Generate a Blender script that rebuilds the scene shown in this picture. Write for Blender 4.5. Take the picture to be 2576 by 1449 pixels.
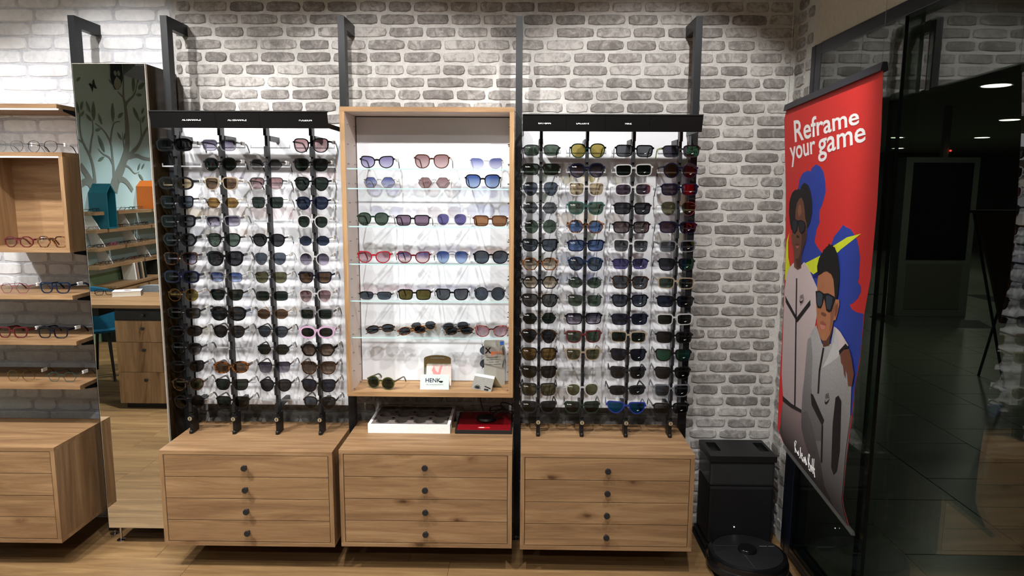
import bpy, bmesh, math, random
from mathutils import Vector, Matrix
random.seed(7)
for _o in list(bpy.data.objects): bpy.data.objects.remove(_o)
SC = bpy.context.scene
COL = SC.collection
R = math.radians

# ------------------------------------------------------------------ camera
F_PX = 1759.92
def cam_axes(pitch, yaw, roll):
    p, y, r = R(pitch), R(yaw), R(roll)
    fw = Vector((math.sin(y)*math.cos(p), math.cos(y)*math.cos(p), math.sin(p)))
    rt = Vector((math.cos(y), -math.sin(y), 0)); up = rt.cross(fw)
    return rt*math.cos(r)+up*math.sin(r), -rt*math.sin(r)+up*math.cos(r), fw
rt_, up_, fw_ = cam_axes(-8.1455, -0.816, 0.321)
cd = bpy.data.cameras.new('camera'); cam = bpy.data.objects.new('camera', cd); COL.objects.link(cam)
cd.sensor_width = 36.0; cd.lens = F_PX/2576*36; cd.clip_start = 0.05; cd.clip_end = 100
m = Matrix.Identity(4)
for i in range(3):
    m[i][0] = rt_[i]; m[i][1] = up_[i]; m[i][2] = -fw_[i]
m[0][3], m[1][3], m[2][3] = 0.0197, -3.458, 1.7354
cam.matrix_world = m
SC.camera = cam

# ------------------------------------------------------------------ world, lights, exposure
w = bpy.data.worlds.new('world'); SC.world = w; w.use_nodes = True
w.node_tree.nodes['Background'].inputs[0].default_value = (0.9, 0.95, 1.0, 1)
w.node_tree.nodes['Background'].inputs[1].default_value = 0.03
vs = SC.view_settings
vs.view_transform = 'Standard'; vs.look = 'None'; vs.gamma = 1.0; vs.use_curve_mapping = False
vs.exposure = 0.03
def spot(name, loc, target, energy, size, blend=0.35, radius=0.025, col=(1, 0.975, 0.94)):
    d = bpy.data.lights.new(name, 'SPOT'); d.energy = energy; d.spot_size = R(size); d.spot_blend = blend
    d.shadow_soft_size = radius; d.color = col
    o = bpy.data.objects.new(name, d); COL.objects.link(o); o.location = loc
    o.rotation_euler = (Vector(target)-Vector(loc)).to_track_quat('-Z', 'Y').to_euler()
    return o
def area(name, loc, size, energy, col=(1, 0.97, 0.93), rot=(0, 0, 0), shape='DISK', size_y=None, spread=180):
    d = bpy.data.lights.new(name, 'AREA'); d.energy = energy; d.shape = shape; d.size = size; d.color = col
    d.spread = R(spread)
    if size_y: d.size_y = size_y
    o = bpy.data.objects.new(name, d); COL.objects.link(o); o.location = loc; o.rotation_euler = rot
    return o
TRACK_Y, TRACK_Z = -1.7, 2.9
SPOTS = [(-3.1, 0.6), (-1.85, 0.85), (-1.2, 0.3), (-0.6, 0.85), (0.0, 0.3), (0.58, 0.85)]
for x, k in SPOTS:
    spot('track_spot_light', (x, TRACK_Y+0.035, TRACK_Z-0.03), (x, -0.2, 1.48), 140*k, 71, 0.35)
FILL_LIGHTS = [(-0.3, -3.0), (-2.3, -1.95), (-3.3, -2.55), (-0.3, -4.8), (-2.2, -4.8)]  # unseen ceiling lamps added to give the shop fill light
for x, y in FILL_LIGHTS:
    area('added_fill_light', (x, y, 3.17), 0.16, 62 if y > -2.2 else 36, spread=150)
for y in (-4.45, -5.35, -6.2):
    spot('side_wall_spot_light', (-3.25, y, 2.92), (-4.65, y, 1.0), 95, 60, 0.7, col=(.95, .98, 1))
MALL_LIGHTS = [(4.82, 3.94), (7.35, 7.45), (7.6, 11.18), (9.27, 11.07), (9.6, 14.9)]
for x, y in MALL_LIGHTS:
    area('mall_downlight_light', (x, y, 2.77), 0.2, 12.0, col=(1, 0.97, 0.85), spread=160)

# ------------------------------------------------------------------ materials
def lin(c):
    return tuple((v/255/12.92 if v/255 <= 0.04045 else ((v/255+0.055)/1.055)**2.4) for v in c)
def new_mat(name):
    mt = bpy.data.materials.new(name); mt.use_nodes = True
    nt = mt.node_tree; nt.nodes.clear()
    out = nt.nodes.new('ShaderNodeOutputMaterial')
    return mt, nt, out
def N(nt, typ, **kw):
    n = nt.nodes.new(typ)
    for k, v in kw.items(): setattr(n, k, v)
    return n
def setin(n, **kw):
    for k, v in kw.items():
        n.inputs[k.replace('_', ' ')].default_value = v
def ramp(nt, stops):
    n = nt.nodes.new('ShaderNodeValToRGB'); e = n.color_ramp.elements
    while len(e) < len(stops): e.new(0.5)
    for i, (p, c) in enumerate(stops):
        e[i].position = p; e[i].color = (*c, 1) if len(c) == 3 else c
    return n
def pbsdf(nt, out, col=None, rough=0.5, metal=0.0, spec=0.5):
    b = nt.nodes.new('ShaderNodeBsdfPrincipled')
    if col is not None: b.inputs['Base Color'].default_value = (*col, 1)
    b.inputs['Roughness'].default_value = rough; b.inputs['Metallic'].default_value = metal
    b.inputs['Specular IOR Level'].default_value = spec
    nt.links.new(b.outputs[0], out.inputs[0])
    return b
MC = {}
def flat(name, col, rough=0.5, metal=0.0, spec=0.5, noise=0.06, scale=60):
    """plain coloured material with a faint procedural mottling"""
    if name in MC: return MC[name]
    mt, nt, out = new_mat(name); c = lin(col)
    b = pbsdf(nt, out, c, rough, metal, spec)
    if noise:
        tc = N(nt, 'ShaderNodeTexCoord'); no = N(nt, 'ShaderNodeTexNoise'); setin(no, Scale=scale, Detail=3.0)
        nt.links.new(tc.outputs['Object'], no.inputs['Vector'])
        rp = ramp(nt, [(0.3, tuple(v*(1-noise) for v in c)), (0.7, tuple(min(1, v*(1+noise)) for v in c))])
        nt.links.new(no.outputs['Fac'], rp.inputs[0]); nt.links.new(rp.outputs[0], b.inputs['Base Color'])
    MC[name] = mt; return mt
def emit(name, col, strength):
    if name in MC: return MC[name]
    mt, nt, out = new_mat(name); e = N(nt, 'ShaderNodeEmission')
    e.inputs[0].default_value = (*col, 1); e.inputs[1].default_value = strength
    nt.links.new(e.outputs[0], out.inputs[0]); MC[name] = mt; return mt
def oak(axis='x', name=None, tint=1.0, warm=1.0, knots=True):
    name = name or 'oak_'+axis
    if name in MC: return MC[name]
    mt, nt, out = new_mat(name); L = nt.links.new
    b = pbsdf(nt, out, None, 0.55, 0, 0.35)
    tc = N(nt, 'ShaderNodeTexCoord'); oi = N(nt, 'ShaderNodeObjectInfo')
    mul = N(nt, 'ShaderNodeVectorMath', operation='MULTIPLY_ADD')
    cmb = N(nt, 'ShaderNodeCombineXYZ')
    for k in range(3): L(oi.outputs['Random'], cmb.inputs[k])
    mul.inputs[1].default_value = (17.3, 9.1, 13.7)
    L(cmb.outputs[0], mul.inputs[0]); L(tc.outputs['Object'], mul.inputs[2])
    def mapped(along, across):
        mp = N(nt, 'ShaderNodeMapping')
        mp.inputs['Scale'].default_value = {'x': (along, across, across), 'y': (across, along, across), 'z': (across, across, along)}[axis]
        L(mul.outputs[0], mp.inputs[0]); return mp
    c1, c2, c3 = [tuple(tint*v*k for v, k in zip(lin(c), (1, 1, 1/warm))) for c in ((116, 88, 61), (142, 111, 79), (166, 135, 99))]
    n1 = N(nt, 'ShaderNodeTexNoise'); setin(n1, Scale=1.0, Detail=6.0, Roughness=0.6, Distortion=1.2)
    L(mapped(1.3, 16).outputs[0], n1.inputs['Vector'])
    r1 = ramp(nt, [(0.28, c1), (0.5, c2), (0.72, c3)]); L(n1.outputs['Fac'], r1.inputs[0])
    n2 = N(nt, 'ShaderNodeTexNoise'); setin(n2, Scale=1.0, Detail=4.0, Roughness=0.7)
    L(mapped(9, 330).outputs[0], n2.inputs['Vector'])
    r2 = ramp(nt, [(0.35, (0.72, 0.70, 0.68)), (0.6, (1, 1, 1))]); L(n2.outputs['Fac'], r2.inputs[0])
    mx = N(nt, 'ShaderNodeMix', data_type='RGBA', blend_type='MULTIPLY'); mx.inputs[0].default_value = 0.75
    L(r1.outputs[0], mx.inputs[6]); L(r2.outputs[0], mx.inputs[7])
    last = mx.outputs[2]
    if knots:
        v = N(nt, 'ShaderNodeTexVoronoi'); setin(v, Scale=1.0, Randomness=1.0)
        n3 = N(nt, 'ShaderNodeTexNoise'); setin(n3, Scale=30.0, Detail=2.0)
        L(mul.outputs[0], n3.inputs['Vector'])
        ad = N(nt, 'ShaderNodeVectorMath', operation='MULTIPLY_ADD'); ad.inputs[1].default_value = (0.12, 0.12, 0.12)
        L(n3.outputs['Color'], ad.inputs[0]); km_ = N(nt, 'ShaderNodeMapping'); km_.inputs['Scale'].default_value = {'x': (3.4, 1.0, 7.5), 'y': (1.0, 3.4, 7.5), 'z': (7.5, 1.0, 3.4)}[axis]
        L(mul.outputs[0], km_.inputs[0]); L(km_.outputs[0], ad.inputs[2]); L(ad.outputs[0], v.inputs['Vector'])
        r3 = ramp(nt, [(0.04, (0.16, 0.10, 0.07)), (0.1, (0.72, 0.66, 0.60)), (0.2, (1, 1, 1))]); L(v.outputs['Distance'], r3.inputs[0])
        mk = N(nt, 'ShaderNodeMix', data_type='RGBA', blend_type='MULTIPLY'); mk.inputs[0].default_value = 0.85
        L(last, mk.inputs[6]); L(r3.outputs[0], mk.inputs[7]); last = mk.outputs[2]
    L(last, b.inputs['Base Color'])
    bp = N(nt, 'ShaderNodeBump'); setin(bp, Strength=0.08, Distance=0.002)
    L(n2.outputs['Fac'], bp.inputs['Height']); L(bp.outputs[0], b.inputs['Normal'])
    MC[name] = mt; return mt
def brick_mat(name, dark, mid, light, rough=0.9, var=0.5, bump=0.5, nscale=28):
    mt, nt, out = new_mat(name); L = nt.links.new
    b = pbsdf(nt, out, None, rough, 0, 0.2)
    tc = N(nt, 'ShaderNodeTexCoord'); oi = N(nt, 'ShaderNodeObjectInfo')
    ad = N(nt, 'ShaderNodeVectorMath', operation='MULTIPLY_ADD'); cmb = N(nt, 'ShaderNodeCombineXYZ')
    for k in range(3): L(oi.outputs['Random'], cmb.inputs[k])
    ad.inputs[1].default_value = (31, 17, 23); L(cmb.outputs[0], ad.inputs[0]); L(tc.outputs['Object'], ad.inputs[2])
    n1 = N(nt, 'ShaderNodeTexNoise'); setin(n1, Scale=float(nscale), Detail=8.0, Roughness=0.72, Distortion=0.8)
    L(ad.outputs[0], n1.inputs['Vector'])
    sh = N(nt, 'ShaderNodeMath', operation='MULTIPLY_ADD'); L(oi.outputs['Random'], sh.inputs[0]); sh.inputs[1].default_value = 0.22*var; sh.inputs[2].default_value = -0.11*var
    a2 = N(nt, 'ShaderNodeMath', operation='ADD'); L(n1.outputs['Fac'], a2.inputs[0]); L(sh.outputs[0], a2.inputs[1])
    r1 = ramp(nt, [(0.33, lin(dark)), (0.5, lin(mid)), (0.66, lin(light))]); L(a2.outputs[0], r1.inputs[0])
    hs = N(nt, 'ShaderNodeHueSaturation'); L(r1.outputs[0], hs.inputs['Color'])
    L(r1.outputs[0], b.inputs['Base Color'])
    bp = N(nt, 'ShaderNodeBump'); setin(bp, Strength=bump, Distance=0.004); L(n1.outputs['Fac'], bp.inputs['Height']); L(bp.outputs[0], b.inputs['Normal'])
    MC[name] = mt; return mt
def fresnel(nt, ior):
    """thin-sheet reflectance, the same from both faces"""
    fr = N(nt, 'ShaderNodeFresnel'); ge = N(nt, 'ShaderNodeNewGeometry'); mr = N(nt, 'ShaderNodeMapRange')
    mr.inputs[3].default_value = ior; mr.inputs[4].default_value = 1/ior
    nt.links.new(ge.outputs['Backfacing'], mr.inputs[0]); nt.links.new(mr.outputs[0], fr.inputs[0])
    return fr
def lens_mat(name, top, bot=None, mirror=None, ior=1.5):
    if name in MC: return MC[name]
    mt, nt, out = new_mat(name); L = nt.links.new
    tr = N(nt, 'ShaderNodeBsdfTransparent'); gl = N(nt, 'ShaderNodeBsdfGlossy'); gl.inputs['Roughness'].default_value = 0.03
    bot = bot or top
    tc = N(nt, 'ShaderNodeTexCoord'); sp = N(nt, 'ShaderNodeSeparateXYZ'); L(tc.outputs['Generated'], sp.inputs[0])
    rp = ramp(nt, [(0.15, lin(bot)), (0.85, lin(top))]); L(sp.outputs[2], rp.inputs[0]); L(rp.outputs[0], tr.inputs[0])
    fr = fresnel(nt, ior)
    mx = N(nt, 'ShaderNodeMixShader')
    if mirror:
        mm = N(nt, 'ShaderNodeMath', operation='MAXIMUM'); L(fr.outputs[0], mm.inputs[0]); mm.inputs[1].default_value = mirror[3]
        L(mm.outputs[0], mx.inputs[0])
        gl.inputs[0].default_value = (*lin(mirror[:3]), 1)
    else: L(fr.outputs[0], mx.inputs[0])
    L(tr.outputs[0], mx.inputs[1]); L(gl.outputs[0], mx.inputs[2]); L(mx.outputs[0], out.inputs[0])
    MC[name] = mt; return mt
def clear_plastic(name, tint, body, frac, rough=0.12):
    """see-through acetate or acrylic: partly transparent, partly its own colour"""
    if name in MC: return MC[name]
    mt, nt, out = new_mat(name); L = nt.links.new
    tr = N(nt, 'ShaderNodeBsdfTransparent'); tr.inputs[0].default_value = (*lin(tint), 1)
    pb = N(nt, 'ShaderNodeBsdfPrincipled'); pb.inputs['Base Color'].default_value = (*lin(body), 1); pb.inputs['Roughness'].default_value = rough
    mx = N(nt, 'ShaderNodeMixShader'); mx.inputs[0].default_value = frac
    L(tr.outputs[0], mx.inputs[1]); L(pb.outputs[0], mx.inputs[2]); L(mx.outputs[0], out.inputs[0])
    MC[name] = mt; return mt
def glass_mat(name, tint=(238, 246, 244), ior=1.5, rough=0.0):
    if name in MC: return MC[name]
    mt, nt, out = new_mat(name); L = nt.links.new
    tr = N(nt, 'ShaderNodeBsdfTransparent'); tr.inputs[0].default_value = (*lin(tint), 1)
    gl = N(nt, 'ShaderNodeBsdfGlossy'); gl.inputs['Roughness'].default_value = rough
    fr = fresnel(nt, ior)
    mx = N(nt, 'ShaderNodeMixShader'); L(fr.outputs[0], mx.inputs[0]); L(tr.outputs[0], mx.inputs[1]); L(gl.outputs[0], mx.inputs[2]); L(mx.outputs[0], out.inputs[0])
    MC[name] = mt; return mt
def tortoise(name, dark, light, scale=90):
    if name in MC: return MC[name]
    mt, nt, out = new_mat(name); L = nt.links.new
    b = pbsdf(nt, out, None, 0.12, 0, 0.6)
    tc = N(nt, 'ShaderNodeTexCoord'); no = N(nt, 'ShaderNodeTexNoise'); setin(no, Scale=float(scale), Detail=2.0, Distortion=1.5)
    L(tc.outputs['Object'], no.inputs['Vector'])
    rp = ramp(nt, [(0.42, lin(dark)), (0.58, lin(light))]); L(no.outputs['Fac'], rp.inputs[0]); L(rp.outputs[0], b.inputs['Base Color'])
    MC[name] = mt; return mt

OAKX, OAKY, OAKZ = oak('x'), oak('y'), oak('z')
BLACK = flat('black_powder_coat', (11, 11, 13), 0.45, 0.0, 0.4)
POST = flat('anthracite_steel', (20, 22, 26), 0.42, 0.15, 0.35, 0.04)
WHITE = flat('white_panel', (220, 222, 228), 0.5, 0, 0.3, 0.01)
WHITEPAINT = flat('white_paint', (225, 225, 222), 0.7)
TEXT = flat('white_lettering', (250, 250, 250), 0.6, 0, 0.2, 0)
CHROME = flat('chrome', (200, 200, 205), 0.15, 1.0, 0.5, 0)
NAVY = flat('navy_black_frame', (22, 28, 40), 0.3, 0.2, 0.5)
ACRYL = clear_plastic('clear_acrylic', (235, 238, 240), (225, 228, 232), 0.35, 0.08)
TAGM = clear_plastic('price_tag_plastic', (250, 250, 250), (240, 240, 238), 0.7, 0.3)

# ------------------------------------------------------------------ mesh helpers
class MB:
    def __init__(s, o=(0, 0, 0)): s.v = []; s.f = []; s.o = Vector(o)
    def add(s, vs, fs):
        n = len(s.v); s.v += [tuple(Vector(p)-s.o) for p in vs]; s.f += [tuple(i+n for i in f) for f in fs]; return s
    def box(s, x0, x1, y0, y1, z0, z1):
        x0, x1 = sorted((x0, x1)); y0, y1 = sorted((y0, y1)); z0, z1 = sorted((z0, z1))
        return s.add([(x0, y0, z0), (x1, y0, z0), (x1, y1, z0), (x0, y1, z0), (x0, y0, z1), (x1, y0, z1), (x1, y1, z1), (x0, y1, z1)],
                     [(0, 3, 2, 1), (4, 5, 6, 7), (0, 1, 5, 4), (1, 2, 6, 5), (2, 3, 7, 6), (3, 0, 4, 7)])
    def tube(s, pts, r, n=8, cap=True):
        pts = [Vector(p) for p in pts]; rs = r if isinstance(r, (list, tuple)) else [r]*len(pts)
        vs = []; fs = []; prev = None
        for i, p in enumerate(pts):
            t = (pts[min(i+1, len(pts)-1)]-pts[max(i-1, 0)]).normalized()
            a = prev if prev else (Vector((0, 0, 1)) if abs(t.z) < 0.9 else Vector((1, 0, 0)))
            u = (a-t*a.dot(t)).normalized(); prev = u; w_ = t.cross(u)
            for k in range(n):
                an = 2*math.pi*k/n; vs.append(p+(u*math.cos(an)+w_*math.sin(an))*rs[i])
        for i in range(len(pts)-1):
            for k in range(n): fs.append((i*n+k, i*n+(k+1) % n, (i+1)*n+(k+1) % n, (i+1)*n+k))
        if cap: fs.append(tuple(range(n-1, -1, -1))); fs.append(tuple((len(pts)-1)*n+k for k in range(n)))
        return s.add(vs, fs)
    def lathe(s, prof, c, n=24, axis='z'):
        """prof: list of (radius, height) around c"""
        vs = []; fs = []
        for r_, h in prof:
            for k in range(n):
                a = 2*math.pi*k/n; q = (r_*math.cos(a), r_*math.sin(a), h)
                if axis == 'y': q = (q[0], h, q[1])
                if axis == 'x': q = (h, q[0], q[1])
                vs.append((c[0]+q[0], c[1]+q[1], c[2]+q[2]))
        for i in range(len(prof)-1):
            for k in range(n): fs.append((i*n+k, i*n+(k+1) % n, (i+1)*n+(k+1) % n, (i+1)*n+k))
        fs.append(tuple(range(n-1, -1, -1))); fs.append(tuple((len(prof)-1)*n+k for k in range(n)))
        return s.add(vs, fs)
    def prism(s, poly, d, frame=None):
        """poly: 2-d outline; frame: (origin, ex, ey, en) ; extruded from 0 to d along en"""
        o_, ex, ey, en = frame or (Vector((0, 0, 0)), Vector((1, 0, 0)), Vector((0, 0, 1)), Vector((0, -1, 0)))
        n = len(poly); vs = [o_+ex*a+ey*b for a, b in poly]+[o_+ex*a+ey*b+en*d for a, b in poly]
        fs = [tuple(range(n)), tuple(range(2*n-1, n-1, -1))]+[(i, i+n, (i+1) % n+n, (i+1) % n) for i in range(n)]
        return s.add(vs, fs)
    def mesh(s, name, bevel=0, smooth=False):
        me = bpy.data.meshes.new(name); me.from_pydata(s.v, [], s.f); me.update()
        bm = bmesh.new(); bm.from_mesh(me)
        bmesh.ops.recalc_face_normals(bm, faces=bm.faces)
        if bevel: bmesh.ops.bevel(bm, geom=[e for e in bm.edges if len(e.link_faces) == 2 and e.calc_face_angle(0) > 0.5], offset=bevel, segments=2, affect='EDGES', profile=0.6)
        bm.to_mesh(me); bm.free()
        if smooth:
            for p in me.polygons: p.use_smooth = True
            try: me.set_sharp_from_angle(angle=R(38))
            except Exception: pass
        return me
    def build(s, name, mat, parent=None, bevel=0, smooth=False, kind=None):
        return obj(name, s.mesh(name, bevel, smooth), mat, parent, kind)
def obj(name, me, mat, parent=None, kind=None):
    o = bpy.data.objects.new(name, me); COL.objects.link(o)
    if mat is not None:
        if not me.materials: me.materials.append(mat)
        elif me.materials[0] is not mat:
            o.material_slots[0].link = 'OBJECT'; o.material_slots[0].material = mat
    if parent: o.parent = parent
    if kind: o['kind'] = kind
    return o
def thing(name, label, cat, loc=(0, 0, 0), rot=(0, 0, 0), group=None):
    o = bpy.data.objects.new(name, None); COL.objects.link(o); o.location = loc; o.rotation_euler = rot
    o.empty_display_size = 0.05
    o['label'] = label; o['category'] = cat
    if group: o['group'] = group
    return o
def tag(o, label, cat, group=None):
    o['label'] = label; o['category'] = cat
    if group: o['group'] = group
    return o
def struct(o, label=None, cat=None):
    o['kind'] = 'structure'
    if label: o['label'] = label
    if cat: o['category'] = cat
    return o
def copy_tree(o, parent=None):
    c = o.copy(); COL.objects.link(c); c.parent = parent
    for ch in list(o.children): copy_tree(ch, c)
    return c
_txt = {}
def text_mesh(s, size=1.0, align='CENTER', offset=0.0, extrude=0.0):
    k = (s, size, align, offset, extrude)
    if k in _txt: return _txt[k]
    cu = bpy.data.curves.new('lettering', 'FONT'); cu.body = s; cu.size = size; cu.align_x = align; cu.align_y = 'CENTER'
    cu.offset = offset; cu.extrude = extrude; cu.resolution_u = 3
    o = bpy.data.objects.new('lettering', cu); COL.objects.link(o)
    dg = bpy.context.evaluated_depsgraph_get(); me = bpy.data.meshes.new_from_object(o.evaluated_get(dg))
    bpy.data.objects.remove(o); bpy.data.curves.remove(cu)
    me.materials.clear(); _txt[k] = me; return me
def text(name, s, size, mat, parent, loc, rot=(math.pi/2, 0, 0), offset=0.0):
    o = obj(name, text_mesh(s, size, 'CENTER', offset), mat, parent); o.location = loc; o.rotation_euler = rot; return o
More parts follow.
